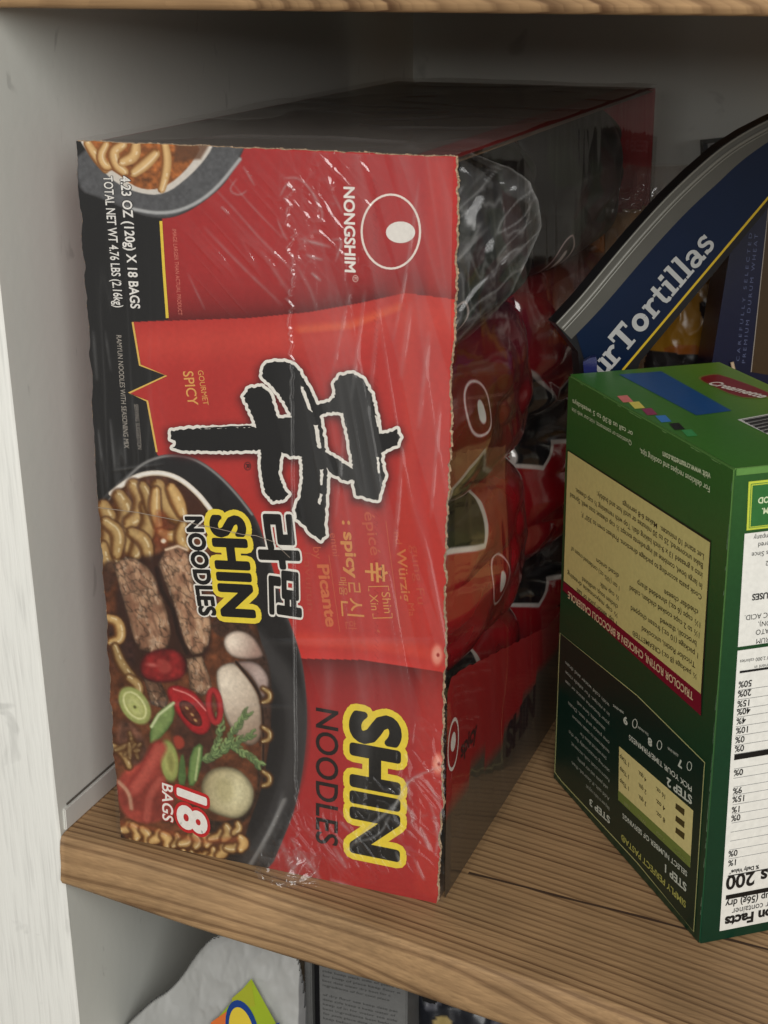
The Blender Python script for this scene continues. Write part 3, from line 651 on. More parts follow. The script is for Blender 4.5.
# lower noodles: broad curls crowding the rim
for i in range(24):
    tt = i / 23; bx = 126 + 116 * tt; by = 836 + 20 * math.sin(tt * 2.6) - 12 * tt + (9 if i % 2 else -8)
    a = rn.uniform(.9, 1.9) + (.9 if i % 3 == 0 else 0); l = rn.uniform(9, 14)
    noodle([(bx - l * .5 * math.cos(a), by - l * .5 * math.sin(a)), (bx + 2, by), (bx + l * .5 * math.cos(a + .6), by + l * .5 * math.sin(a + .6))], rn.uniform(3.8, 5.6), rn.uniform(.9, 1.12))
P.ribbon(smooth(f5((120, 860), (260, 880), (420, 930), (560, 920)), 2, False), 3, (190, 90, 50), (140, 64, 36), 4, alpha=.35)
P.poly([(100, 800), (122, 834), (134, 850), (120, 860), (90, 860)], (36, 26, 26), 3, .8)
_fm = inside(P.X, P.Y, smooth(food, 2)) ; _fi = np.nonzero(_fm)[0]
_g = P.c[_fi].mean(1, keepdims=True); P.c[_fi] = P.c[_fi] * .95 + _g * .05
P.c[_fi] = np.clip(P.c[_fi] * (0.93 + .14 * fbm(P.X[_fi] * .45, P.Y[_fi] * .45, 3, 91))[:, None], 0, 255)
# soft printed shadow round the big brush character
BX = lambda *p: [(160 + .3385 * a, 340 + .3385 * b) for a, b in p]
STROKES = [BX((303, 85), (315, 68), (345, 62), (385, 66), (410, 88), (432, 125), (455, 170), (470, 215), (482, 270), (490, 330), (495, 400), (492, 470), (487, 540), (490, 575), (475, 590), (450, 575), (430, 548), (405, 530), (398, 500), (415, 465), (422, 420), (420, 345), (400, 260), (385, 215), (360, 170), (325, 130), (303, 110)),
           BX((248, 165), (265, 142), (300, 137), (325, 155), (338, 200), (352, 240), (362, 300), (355, 360), (352, 400), (368, 440), (380, 455), (370, 470), (335, 476), (312, 450), (300, 400), (298, 330), (285, 250), (262, 200)),
           BX((30, 270), (70, 263), (160, 260), (290, 257), (330, 235), (400, 225), (440, 260), (440, 345), (385, 342), (355, 328), (300, 325), (190, 328), (70, 326), (40, 318), (50, 300), (34, 290)),
           BX((452, 195), (500, 182), (520, 165), (560, 190), (560, 215), (500, 212), (468, 226), (445, 225)),
           BX((515, 130), (530, 106), (565, 97), (600, 115), (625, 160), (640, 220), (650, 280), (655, 350), (664, 400), (650, 450), (642, 475), (610, 465), (578, 458), (572, 400), (567, 350), (556, 280), (540, 215), (518, 170)),
           BX((635, 275), (670, 276), (700, 264), (709, 285), (700, 312), (670, 323), (640, 345)),
           BX((480, 322), (520, 348), (560, 375), (600, 385), (580, 412), (550, 416), (505, 392), (478, 360))]
for s_ in STROKES:
    xs = [p[0] for p in s_]; ys = [p[1] for p in s_]; i = P.sel(min(xs) - 14, max(xs) + 14, min(ys) - 14, max(ys) + 16)
    ins = inside(P.X[i], P.Y[i] - 2.5, s_); d, _, _ = seg_dist(P.X[i], P.Y[i] - 2.5, s_, True); d = np.where(ins, 0, d)
    P.mix(i, .8 * np.exp(-(d / 6.5) ** 2), (70, 18, 20))
PR = Print(FN, 0.0, 0.00010)
W = FN.w(PX.ravel(), PY.ravel(), 0.0)
idx = np.arange(NU * NV).reshape(NV, NU)
Fq = np.stack([idx[:-1, :-1], idx[1:, :-1], idx[1:, 1:], idx[:-1, 1:]], -1).reshape(-1, 4)
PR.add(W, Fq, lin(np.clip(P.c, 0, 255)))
# slab behind the print, its cut edges showing the flutes of the corrugated board
b_l = W.reshape(NV, NU, 3)
ringp = np.concatenate([b_l[0, ::2], b_l[::2, -1], b_l[-1, ::-2], b_l[::-2, 0]])
n_ = len(ringp); L_ = []
for k, dpt in enumerate((0.0, 0.0006, 0.0015, 0.0024, 0.0031)):
    q = ringp.copy(); q[:, 1] = dpt
    if k in (1, 2, 3):
        q[:, 0] += (RNG.random(n_) - .5) * 0.0016; q[:, 2] += (RNG.random(n_) - .5) * 0.0012
    L_.append(q)
ec = np.repeat(lin((198, 180, 160))[None], 5 * n_, 0); ec *= (0.35 + 0.9 * RNG.random(5 * n_))[:, None]
Fe = [(k * n_ + i, k * n_ + (i + 1) % n_, (k + 1) * n_ + (i + 1) % n_, (k + 1) * n_ + i) for k in range(4) for i in range(n_)]
PR.add(np.concatenate(L_), Fe, np.minimum(ec, 1), 1)
Lb = L_[-1]; PR.add(np.array([Lb[0], Lb[n_ // 3], Lb[n_ // 2], Lb[-10]]), [], lin((150, 120, 90)))
def rough(pts, amp=.5, step=2.0, seed=1):
    q = []; r = random.Random(seed)
    for (a, b), (c, d) in zip(pts, pts[1:] + pts[:1]):
        n = max(1, int(math.hypot(c - a, d - b) / step))
        for i in range(n):
            t = i / n; q.append((a + (c - a) * t + r.uniform(-amp, amp), b + (d - b) * t + r.uniform(-amp, amp)))
    return q
WHT = (236, 230, 220); INK = (20, 19, 19); YEL = (232, 200, 70)
for i, s_ in enumerate(STROKES):
    q = rough(s_, .8, 1.9, i); 
    for j, (a, b) in enumerate(q): PR.line([(a, b), q[(j + 1) % len(q)]], 6.2, WHT, 2 + .9 * random.random()); PR.disc(a, b, 3.1, 3.1, WHT, 2 + .9 * random.random(), 8)
    PR.poly(q, INK, 3 + i * .15)
for q in (((415, 133), (425, 140), (440, 180), (452, 215), (440, 205), (425, 170)), ((455, 250), (468, 252), (474, 300), (478, 318), (466, 318), (460, 280)), ((474, 382), (484, 382), (480, 430), (474, 428)), ((474, 452), (482, 455), (474, 485), (466, 480)), ((636, 222), (640, 222), (648, 256), (642, 254)), ((641, 345), (648, 345), (650, 395), (644, 392))):
    PR.poly(rough(BX(*q), .6, 1.5, 3), WHT, 5)
PR.poly(rough(BX((118, 259), (210, 254), (272, 252), (272, 256), (200, 259), (118, 262)), .3, 3, 2), INK, 5)
# yellow rules
PR.line([(161, 221), (164, 270), (167.5, 318)], 2.8, YEL, 2)
PR.line([(132.8, 322), (140, 365), (166.5, 375.5), (129, 393), (147.5, 401), (157, 452)], 1.9, (226, 184, 90), 2)
# emblem and maker's name
PR.ring(391, 231.5, 29.2, 37, 2.1, (238, 222, 212), 2); PR.disc(400.7, 232.2, 14.6, 10.8, (232, 226, 218), 2)
PR.text('NONGSHIM', (344, 187), (345.3, 271.5), (238, 228, 220), 2, bold=.028, top=(354.5, 187))
PR.ring(355.6, 278.5, 2.6, 3.2, .6, (230, 190, 180), 2, 16); PR.text('R', (354.3, 277), (354.4, 280.2), (230, 190, 180), 2, top=(357, 277))
# weight lines
PR.text('4.23 OZ (120g) X 18 BAGS', (120.5, 176), (131, 308), (236, 232, 226), 2, bold=.02, top=(130, 175.5), outline=((24, 22, 22), .075), olay=1)
PR.text('TOTAL NET WT 4.76 LBS (2.16kg)', (103.5, 176), (114.6, 307), (236, 232, 226), 2, bold=.012, top=(112.5, 175.5), outline=((24, 22, 22), .06), olay=1)
PR.text('IMAGE LARGER THAN ACTUAL PRODUCT', (172.5, 229), (178.5, 315), (214, 120, 104), 2, top=(176.5, 229))
PR.text('RAMYUN NOODLES WITH SEASONING MIX', (116.5, 335), (124.5, 448), (168, 160, 150), 2, top=(121.5, 335))
PR.text('SERVING SUGGESTION', (134.3, 404), (138, 449), (150, 142, 134), 2, top=(138.3, 404))
PR.text('GOURMET', (197.8, 370.5), (203.5, 405), (226, 164, 90), 2, top=(203.2, 370))
PR.text('SPICY', (183, 371.5), (188.5, 405), (226, 164, 90), 2, bold=.01, top=(193, 371))
PR.ring(247.7, 466, 3.2, 4, .7, INK, 2, 16); PR.text('R', (246.3, 464), (246.4, 468.3), INK, 2, bold=.03, top=(249.6, 464))
# multilingual word cloud
GO = (206, 128, 70); GD = (196, 84, 58)
PR.text('épicé', (364, 512), (371, 555), GD, 2, top=(374, 512), bold=.01); PR.text(': spicy', (342.5, 521), (348, 577), (214, 140, 76), 2, bold=.03, top=(352.5, 521))
PR.text('매움', (339, 577), (340.5, 595), GO, 2, top=(346.5, 577)); PR.text('辛', (367, 562), (368, 581), (218, 148, 80), 2, bold=.02, top=(387, 562))
PR.line([(369, 591), (368.5, 586.5), (388.5, 586), (389, 590.5)], 1, (214, 140, 76), 2); PR.line([(373, 613.5), (373.3, 618), (392.5, 617.5), (392, 613)], 1, (214, 140, 76), 2)
PR.text('Shin', (381.5, 592), (384.5, 613), (214, 140, 76), 2, top=(390, 592)); PR.text('Xin', (369.5, 594), (371.5, 610), (214, 140, 76), 2, top=(377.5, 594))
PR.text('신', (342, 597), (343.5, 616), (214, 140, 76), 2, top=(363, 597)); PR.text('ʻ', (372, 630), (373, 634), GD, 2, top=(380, 630)); PR.text('ㄹ', (345, 582), (346, 592), GO, 2, top=(360, 582))
PR.text('Picante', (317.5, 565), (326.5, 626), (208, 108, 66), 2, bold=.03, top=(328.5, 565)); PR.text('by', (313, 547), (315, 559), GD, 2, top=(321, 547)); PR.text('kavurun', (303.5, 552), (308, 610), (186, 66, 52), 2, top=(311, 552))
PR.text('entni', (330, 533), (333, 556), GD, 2, top=(336.5, 533)); PR.text('Würzig', (396.5, 549), (402.5, 601), (204, 112, 66), 2, bold=.015, top=(405.5, 549)); PR.text('Ma', (408, 603), (409.5, 616), GD, 2, top=(414, 603))
PR.text('gung Fu', (411, 545), (418, 604), (192, 74, 54), 2, top=(419, 545)); PR.text('nd', (394, 532), (395.5, 544), GD, 2, top=(401, 532)); PR.text('한', (346, 620), (347, 630), GD, 2, top=(356, 620))
PR.line([(329, 555), (340, 632)], .8, GD, 2); PR.line([(386, 521), (400, 628)], .8, GD, 2)
# SHIN NOODLES twice, 18 BAGS, the two Hangul blocks
PR.text('SHIN', (353, 712.5), (353, 849.5), INK, 4, bold=.05, top=(399, 712), outline=((236, 208, 62), .15), olay=3)
PR.text('NOODLES', (316.5, 707.5), (316.5, 842), (34, 26, 26), 3, bold=.012, top=(338.5, 708))
PR.text('SHIN', (211.5, 516.5), (223.5, 614), INK, 5, bold=.05, top=(243, 516), outline=((240, 214, 66), .17), olay=4)
PR.text('NOODLES', (186, 517), (200.5, 614.5), INK, 5, bold=.045, top=(202, 517), outline=(WHT, .115), olay=3.5)
PR.text('18', (178.5, 789), (179, 824.5), (240, 234, 226), 4, bold=.04, top=(206, 788), outline=((196, 30, 34), .11), olay=3, shear=.12)
PR.text('BAGS', (162.5, 782.5), (163, 819), (240, 234, 226), 4, bold=.015, top=(173, 783), outline=((176, 50, 44), .07), olay=3, shear=.1)
PR.text('라', (259, 516), (265, 566), INK, 4, bold=.045, top=(294, 515), outline=(WHT, .085), olay=3); PR.text('면', (272, 571), (273, 612), INK, 4, bold=.045, top=(300, 572), outline=(WHT, .085), olay=3)
pan = PR.build('front_panel', [M_CARD, M_EDGE], NB)

# the rest of the carton: back, left side, base, top and the low torn side wall
TOPR = FN.w(457, 157); w_ = 0.199; D_ = 0.467; H_ = 0.398
def card(name, c, col, th=0.0025, extra=None):
    me = box_mesh(name, *c); a = me.color_attributes.new('Col', 'FLOAT_COLOR', 'POINT'); a.data.foreach_set('color', np.tile([*lin(col), 1], len(me.vertices)).astype(np.float32).ravel())
    o = link(name, me, M_CARD); put(o, NB); return o
card('left_panel', (0.0006, 0.005, 0.0, 0.003, D_, H_), (150, 34, 34))
card('back_panel', (0.0032, D_ - 0.003, 0.0, w_, D_, H_), (150, 34, 34))
card('base_panel', (0.0032, 0.005, 0.0, w_ - .003, D_ - 0.0032, 0.003), (96, 82, 68))
# top: dull red card with the wrap's greyish wall reflection painted on, torn along the right edge
FT = Face((0, 0.0, H_ + 0.0002), (0, 0, 1), up=(0, 1, 0))
PT = Print(FT, 0, 0.0002)
def rect_local(Pr, a0, a1, b0, b1, col, layer=0, n=1):
    Pr.add(Pr.f.at(np.array([a0, a1, a1, a0]), np.array([b0, b0, b1, b1]), Pr.off(layer)), [(0, 1, 2, 3)], lin(col))
rect_local(PT, 0.001, 0.1985, 0.0045, D_, (120, 28, 28), 0); rect_local(PT, 0.004, 0.176, 0.01, D_ - .01, (96, 86, 80), 1)
PT.add(FT.at(np.array([.001, .1985, .1985, .001]), np.array([.0045, .0045, D_, D_]), -.002), [(0, 3, 2, 1)], lin((150, 120, 90)))
to = PT.build('top_panel', [M_CARD], NB)

# side wall: low red card wall on the right with torn upper edge and printed emblem
FS = Face((0.1988, 0, 0), (1, 0, 0))
PS = Print(FS, 0.0, 0.0001)
ys = np.linspace(0.006, D_ - 0.004, 160)
ztop = np.interp(ys, [0, .012, .03, .2, .21, .24, D_], [.118, .130, .127, .083, .08, .078, .075]) + (fbm(ys * 260, ys * 0, 3, 5) - .5) * .0025
Vs = []; Fs = []
for i, (yy_, zz_) in enumerate(zip(ys, ztop)):
    for k, tt in enumerate(np.linspace(0, 1, 12)): Vs.append(FS.at(yy_, zz_ * tt + .0005 * (1 - tt)))
    if i:
        for k in range(11): q = i * 12 + k; Fs.append((q - 12, q, q + 1, q - 11))
Vsa = np.array(Vs); _lo = (Vsa[:, 2] < .052 + .004 * np.sin(Vsa[:, 1] * 40) - .0 * Vsa[:, 1])[:, None]; PS.add(Vsa, Fs, np.where(_lo, lin((74, 64, 54))[None], lin((150, 22, 26))[None]))
def emblem(Pr, cx, cy, s, lay=2, mat=None):
    pts = [(cx + s * math.cos(t) * .62, cy + s * 1.0 * math.sin(t)) for t in np.linspace(0, 6.283, 26)[:-1]]
    A = np.array(pts); ro = A; ri = np.array([cx, cy]) + (A - [cx, cy]) * .86
    V_ = np.concatenate([Pr.f.at(ro[:, 0], ro[:, 1], Pr.off(lay)), Pr.f.at(ri[:, 0], ri[:, 1], Pr.off(lay))]); n = 25
    Pr.add(V_, [(i, (i + 1) % n, n + (i + 1) % n, n + i) for i in range(n)], lin((228, 214, 208)))
    E_ = np.array([(cx + s * .27 * math.cos(t), cy + s * .1 + s * .36 * math.sin(t)) for t in np.linspace(0, 6.283, 22)[:-1]]); Pr.add(Pr.f.at(E_[:, 0], E_[:, 1], Pr.off(lay)), [tuple(range(21))], lin((228, 220, 214)))
emblem(PS, .0165, .089, .0155)
PS.textm('spicy', (.030, .074), .010, (60, 26, 28), 2, (1, 0), .03); PS.textm('SHIN', (.12, .03), .02, (40, 24, 26), 2, (1, 0), .05)
PS.build('side_panel', [M_CARD], NB)

# ================================================================== NOODLE PACKETS inside the carton
def packet_mesh(name, seed, style):
    n1, n2 = 240, 150
    a = np.linspace(-1, 1, n1); b = np.linspace(-1, 1, n2); A, B = np.meshgrid(a, b, indexing='ij')
    prof = np.clip(1 - np.abs(A) ** 3.2, 0, 1) ** .55 * np.clip(1 - np.abs(B) ** 3.0, 0, 1) ** .6
    wr = np.abs(fbm(A * 2.2 + seed, B * 1.5 + seed, 2, seed) - .5) * .75 + (fbm(A * 6, B * 2, 1, seed + 4) - .5) * .06
    fold = 0.10 * np.sin(B * 9 + 3 * fbm(A * 2, B * 2, 2, seed + 7)) * np.clip(np.abs(A) * 1.6 - .8, 0, 1)
    Yl = A * 0.108 * (1 - 0.05 * (B ** 2)); Zl = B * 0.0495 * (1 - .12 * np.abs(A) ** 4)
    C_ = np.empty(A.shape + (3,)); C_[:] = {'low': (150, 10, 22), 'red': (112, 8, 18), 'dark': (46, 8, 12)}[style]  # the dark style paints the shade at the stack's top into the foil
    # dark brush figure with a white outline, and the small egg emblem
    X, Y = A * 100, B * 46
    if style == 'red':
        fig = [(-100, -46), (-100, -2), (-84, -16), (-70, -30), (-56, -14), (-44, -8), (-30, -22), (-10, -30), (10, -46)]
    elif style == 'low':
        fig = [(-100, 30), (-80, 22), (-66, 34), (-30, 26), (0, 40), (10, 50), (-100, 50)]
    else:
        fig = [(-100, 50), (-100, -46), (-60, -20), (-52, 12), (-30, 0), (-10, 30), (20, 6), (50, -30), (100, -20), (100, 50)]
    ins = inside(X.ravel(), Y.ravel(), fig).reshape(X.shape); d, _, _ = seg_dist(X.ravel(), Y.ravel(), fig, True); d = d.reshape(X.shape)
    C_[ins] = (20, 18, 20); k_ = np.clip(((1.2 if style == 'dark' else 1.8) - d) / .8, 0, 1)[..., None]; C_ = C_ * (1 - k_) + np.array({'dark': [36, 32, 31], 'red': [150, 140, 136], 'low': [215, 205, 198]}[style]) * k_
    if style == 'dark': C_[(fbm(A * 4, B * 3, 2, 3) > .62)] = (20, 28, 14)
    ec = {'red': (-46, 14), 'low': (-8, 0), 'dark': (-60, -34)}[style]
    e1 = np.hypot((X - ec[0]) / 15, (Y - ec[1]) / 13); e2 = np.hypot((X - ec[0] - 2) / 5, (Y - ec[1] + 2) / 6)
    k_ = np.clip((.075 - np.abs(e1 - 1)) / .05, 0, 1)[..., None]; C_ = C_ * (1 - k_) + np.array([226, 206, 204]) * k_; k_ = np.clip((1.05 - e2) / .15, 0, 1)[..., None]; C_ = C_ * (1 - k_) + np.array([232, 224, 220]) * k_
    V = []; Fc = []
    T = 0.030
    for sgn in (1, -1):
        Xl = sgn * (prof * T * (1 + wr * sgn) + .0004 * sgn) + fold * .02 * prof ** .3 * 0 + (fold * .03)
        Xl = Xl - (wr * .006 * (prof > 0.02))
        V.append(np.stack([Xl, Yl, Zl], -1).reshape(-1, 3))
    V = np.concatenate(V); idx = np.arange(n1 * n2).reshape(n1, n2)
    q = np.stack([idx[:-1, :-1], idx[1:, :-1], idx[1:, 1:], idx[:-1, 1:]], -1).reshape(-1, 4)
    Fq = np.concatenate([q, q[:, ::-1] + n1 * n2])
    return mesh_from(name, V, Fq, lin(np.concatenate([C_.reshape(-1, 3)] * 2)), True)
pm = {'red': packet_mesh('packet_body', 3, 'red'), 'low': packet_mesh('packet_low', 6, 'low'), 'dark': packet_mesh('packet_shaded', 9, 'dark')}
def seal_mesh():
    V = []; Fc = []
    for i in range(61):
        z = -0.046 + 0.092 * i / 60; w = 0.0011 * (1 if i % 2 else -1)
        V += [(w * .2, 0, z), (w, 0.0045, z), (w + .001, 0.0105, z + .0006 * math.sin(i))]
        if i:
            for k in range(2): q = i * 3 + k; Fc.append((q - 3, q, q + 1, q - 2))
    c = np.tile(lin((150, 20, 30)), (len(V), 1)); return mesh_from('seal', V, Fc, c)
sealm = seal_mesh()
M_DIM = print_mat('printed_shaded_bag', .42, .3, 0.0, (60, .2))  # duller copy of the foil for the packets painted as shaded
for m_ in list(pm.values()) + [sealm]: m_.materials.append(M_DIM if m_ is pm['dark'] else M_FOIL)
LV = [('low', 'lowest'), ('low', 'second from the bottom'), ('red', 'third from the bottom'), ('dark', 'topmost')]
for k, (st, wd) in enumerate(LV):
    for j, row in enumerate(('front', 'back')):
        o = link('noodle_packet', pm[st]); o.location = (0.1625, 0.1165 + 0.222 * j, 0.0535 + 0.0965 * k); 
        tag(o, ('red foil noodle packet, %s in the carton\'s %s stack' if st != 'dark' else 'dark foil noodle packet, %s in the carton\'s %s stack') % (wd, row), 'noodle packet', 'noodle packets stacked in the open carton')
        for sg in (-1, 1):
            s_ = link('seal', sealm, None, o); s_.location = (0, sg * .1062 if sg > 0 else -.1062, 0); s_.rotation_euler = (0, 0, 0 if sg > 0 else math.pi)

# ================================================================== CLEAR WRAP round the carton
M_FILM = film_mat('clear_wrap', 0.10, 1.0, 0.05, 1.5, (60, 60, 9))
M_FILMS = film_mat('clear_wrap_side', 0.06, 1.0, 0.03, 0.6, (9, 26, 7))
def film_mesh(name, V, Fq, haze, smooth_=True):
    me = mesh_from(name, V, Fq, None, smooth_); a = me.attributes.new('Haze', 'FLOAT', 'POINT'); a.data.foreach_set('value', np.asarray(haze, np.float32).ravel()); return me
def gridq(n, m):
    idx = np.arange(n * m).reshape(n, m); return np.stack([idx[:-1, :-1], idx[:-1, 1:], idx[1:, 1:], idx[1:, :-1]], -1).reshape(-1, 4)
nx, nz = 340, 680
ax = np.linspace(-0.0008, 0.2005, nx); az = np.linspace(0.0008, 0.3998, nz); AX, AZ = np.meshgrid(ax, az)
def gauss(x, y, cx, cy, rx, ry, ang=0):
    a = math.radians(ang); u = ((x - cx) * math.cos(a) + (y - cy) * math.sin(a)) / rx; v = (-(x - cx) * math.sin(a) + (y - cy) * math.cos(a)) / ry
    return np.exp(-(u * u + v * v))
def L2(px, py): q = FN.w(px, py); return q[0], q[2]
sx_, sz_ = L2(290, 190); ex_, ez_ = L2(297, 860)
seamx = np.interp(az, [ez_, sz_], [ex_, sx_])
jag = (fbm(az * 260, az * 0, 3, 2) - .5) * .008 * (np.clip((az - .27) / .05, 0, 1) + np.clip((.07 - az) / .05, 0, 1) + .06)
sd = np.abs(AX - (seamx + jag)[:, None])
seam_on = ((az < sz_ + .004) & (az > .004)).astype(float)[:, None]
h = 0.0008 + 0.0010 * np.exp(-(sd / .0006) ** 2) * seam_on
c1x, c1z = L2(322, 222); c2x, c2z = L2(335, 838); c3x, c3z = L2(425, 800); c4x, c4z = L2(395, 745)
mk = gauss(AX, AZ, c1x, c1z, .026, .036) + 1.1 * gauss(AX, AZ, c2x, c2z, .042, .022, 20) + .9 * gauss(AX, AZ, c3x, c3z, .022, .045) + .7 * gauss(AX, AZ, *L2(300, 880), .02, .02) + .8 * gauss(AX, AZ, *L2(385, 790), .03, .012, 40)
mk2 = gauss(AX, AZ, *L2(250, 240), .03, .035, -40) + .8 * gauss(AX, AZ, *L2(345, 160), .03, .015)
r1 = np.maximum(ridge((AX + AZ) * 1.8, (AZ - AX) * .4, 60, 11, 2) ** 7, ridge((AX * .3 + AZ) * .45, AX * 2.2, 60, 17, 2) ** 8 * .8)
r2 = ridge((AX + AZ) * 2.6, (AZ - AX) * .22, 48, 15, 2) ** 5
h = h + .0008 * mk * r1 + .0003 * np.clip(mk, 0, 1) * ridge(AX + AZ * .4, AZ * .7, 120, 14, 2) ** 4 + .0007 * mk2 * r2
# long taut streaks, right half and left black field
st = ridge(AX * 3 + AZ * .55, AZ * .12, 30, 19, 2) ** 5 * np.clip((AX - .115) / .03, 0, 1) * np.clip((AZ - .09) / .08, 0, 1)
stl = ridge(AX * 6, AZ * .35, 30, 25, 2) ** 5 * np.clip((.05 - AX) / .02, 0, 1) * gauss(AX, AZ, .02, .25, .03, .08)
h = h + .0004 * st + .0003 * stl + .0002 * fbm(AX * 30, AZ * 9, 2, 31)
rb = ridge((AX + AZ * .8) * 1.7, (AZ - AX) * .5, 80, 13, 2) ** 14 * (fbm(AX * 90, AZ * 60, 2, 77) > .5)
haze = .008 + .16 * np.exp(-(sd / .00045) ** 2) * seam_on * (.4 + fbm(AX * 0, AZ * 120, 2, 3)) + .20 * np.clip(mk, 0, 1) * (np.clip(r1 - .3, 0, 1) * .5 + .4 * rb) + .05 * st + .05 * stl + .05 * mk2 * r2 \
    + .035 * np.clip((AX - .105) / .03, 0, 1) * np.clip((AZ - .07) / .1, 0, 1) * (fbm(AX * 70 + AZ * 22, AZ * 3, 3, 44) > .47)
def to_px(P3d):
    v = P3d - CP; z_ = v @ _f; return 384 + F * (v @ _r) / z_, 512 - F * (v @ _u) / z_
QX, QY = to_px(np.stack([AX, AX * 0, AZ], -1)); QX = QX.ravel(); QY = QY.ravel(); h = h.ravel(); haze = haze.ravel()
CREASES = [([(284, 178), (300, 177), (314, 192), (324, 212), (322, 222)], 1.2, .16), ([(281, 196), (288, 182), (296, 190)], 1, .14), ([(278, 218), (285, 236), (289, 240)], 1, .12), ([(300, 238), (332, 247)], 1.5, .14), ([(306, 254), (324, 260)], 1.3, .16),
    ([(312, 272), (322, 281)], 1.2, .18), ([(334, 194), (344, 214)], 1.3, .10), ([(330, 240), (345, 238), (336, 262)], 1.2, .12), ([(215, 188), (238, 212), (262, 240), (292, 268)], 1.2, .08), ([(226, 174), (252, 206), (286, 240)], 1.0, .07), ([(204, 226), (242, 266), (284, 306)], 1.6, .07),
    ([(188, 272), (206, 310)], 1, .07), ([(238, 178), (229, 190), (240, 196), (248, 190)], 1, .13), ([(244, 166), (256, 186)], 1, .12), ([(222, 206), (230, 214)], 1, .16), ([(296, 262), (312, 290), (318, 312)], 1.6, .06), ([(262, 250), (292, 296)], 2.2, .06),
    ([(420, 178), (411, 250), (394, 340)], 1.4, .07), ([(366, 288), (352, 400)], 1.8, .06), ([(381, 298), (368, 420)], 2.2, .05), ([(352, 284), (332, 380)], 1.6, .05), ([(430, 330), (419, 430)], 2.4, .06), ([(404, 440), (394, 560)], 2.0, .05), ([(441, 400), (431, 520)], 1.6, .06), ([(412, 300), (401, 380)], 2.6, .05), ([(346, 420), (336, 520)], 1.5, .05),
    ([(362, 660), (366, 740), (360, 800)], 7, .035), ([(330, 660), (328, 720)], 5, .03), ([(392, 812), (408, 780), (424, 772), (446, 764)], 1.3, .16), ([(345, 852), (372, 824), (394, 806), (410, 788)], 1.8, .13), ([(352, 842), (380, 836), (392, 812)], 1.2, .10), ([(402, 800), (416, 816), (412, 822)], 1.5, .18),
    ([(420, 826), (432, 850)], 1.8, .18), ([(407, 774), (411, 800)], 1.2, .14), ([(334, 846), (348, 868)], 2.0, .13), ([(300, 848), (322, 880)], 1.6, .12), ([(426, 778), (441, 802)], 1.2, .14), ([(330, 878), (356, 888)], 1.6, .12), ([(280, 838), (300, 882)], 2.6, .09), ([(415, 858), (425, 880)], 1.3, .13), ([(292, 836), (302, 858), (290, 872)], 1.4, .12),
    ([(430, 800), (440, 830), (436, 856)], 1.4, .12), ([(396, 850), (402, 866)], 1.2, .12), ([(340, 820), (352, 832)], 1.5, .12), ([(99, 428), (103, 462)], 1, .06), ([(111, 418), (116, 470)], 1.2, .06), ([(124, 424), (127, 466)], 1, .05), ([(94, 330), (98, 382)], 1.6, .05), ([(106, 330), (112, 372)], 1.2, .04),
    ([(112, 470), (140, 466), (165, 463)], 1.2, .04), ([(100, 700), (180, 704), (300, 706)], 2.0, .02), ([(262, 640), (300, 642), (440, 640)], 3, .02), ([(258, 850), (276, 820), (284, 790)], 2.0, .06)]
for pts_, w__, hz_ in CREASES:
    xs_ = [p[0] for p in pts_]; ys_ = [p[1] for p in pts_]; g_ = w__ * 3 + 2
    ii = np.nonzero((QX > min(xs_) - g_) & (QX < max(xs_) + g_) & (QY > min(ys_) - g_) & (QY < max(ys_) + g_))[0]
    if not len(ii): continue
    d_, al__, _ = seg_dist(QX[ii], QY[ii], smooth(pts_, 2, False) if len(pts_) > 2 else pts_)
    tot_ = al__.max() + 1e-6; tp = np.clip(np.sin(np.clip(al__ / tot_, 0, 1) * math.pi), 0, 1) ** .5 * (.75 + .5 * vnoise(al__ * .15, al__ * 0 + xs_[0], 6))
    k_ = np.exp(-(d_ / w__) ** 2) * tp; h[ii] += .00028 * k_; haze[ii] += hz_ * 1.7 * k_
h = h.reshape(AX.shape); haze = haze.reshape(AX.shape)
Vf = np.stack([AX, -h, AZ], -1).reshape(-1, 3)
wrap = link('wrap_front', film_mesh('wrap_front', Vf, gridq(nz, nx), haze), M_FILM); put(wrap, NB)
# two hairline slits pulled across the wrap
def hair(pts, w=.00035, par=None):
    V = []; Fc = []
    for i, (px_, py_) in enumerate(pts):
        q = FN.w(px_, py_); V += [(q[0], -.0026, q[2] - w * .5), (q[0], -.0026, q[2] + w * .5)]
        if i: k = 2 * i; Fc.append((k - 2, k, k + 1, k - 1))
    return V, Fc
V_, F_ = hair([(100, 506), (140, 511), (190, 521), (215, 526), (245, 533), (258, 534), (275, 540), (292, 556)]); 
o = link('wrap_slit', mesh_from('wrap_slit', V_, F_), plain('film_edge', (150, 136, 122), .3)); put(o, NB)
# side and top sheets
ay_ = np.linspace(-0.0008, 0.4675, 230); AZ2, AY2 = np.meshgrid(np.linspace(0.0008, .3998, 200), ay_)
bul = np.sin(np.clip(AY2 / .467, 0, 1) * math.pi) * .0022
h2 = .0012 + bul * .6 + .0008 * (fbm(AY2 * 12, AZ2 * 4, 3, 51) - .5) + .0002 * ridge(AY2 * 2.2 + AZ2 * .4, AZ2 * .4, 22, 55, 2) ** 2
h2 *= np.clip((AY2 + .0008) / .006, 0, 1)
hz2 = .010 + .014 * ridge(AY2 * 2.2 + AZ2 * .4, AZ2 * .4, 30, 55, 2) ** 4
Vs_ = np.stack([.2003 + h2, AY2, AZ2], -1).reshape(-1, 3)
o = link('wrap_side', film_mesh('wrap_side', Vs_, gridq(230, 200), hz2), M_FILMS); put(o, NB)
ax3 = np.linspace(-.0008, .2005, 130); AX3, AY3 = np.meshgrid(ax3, ay_)
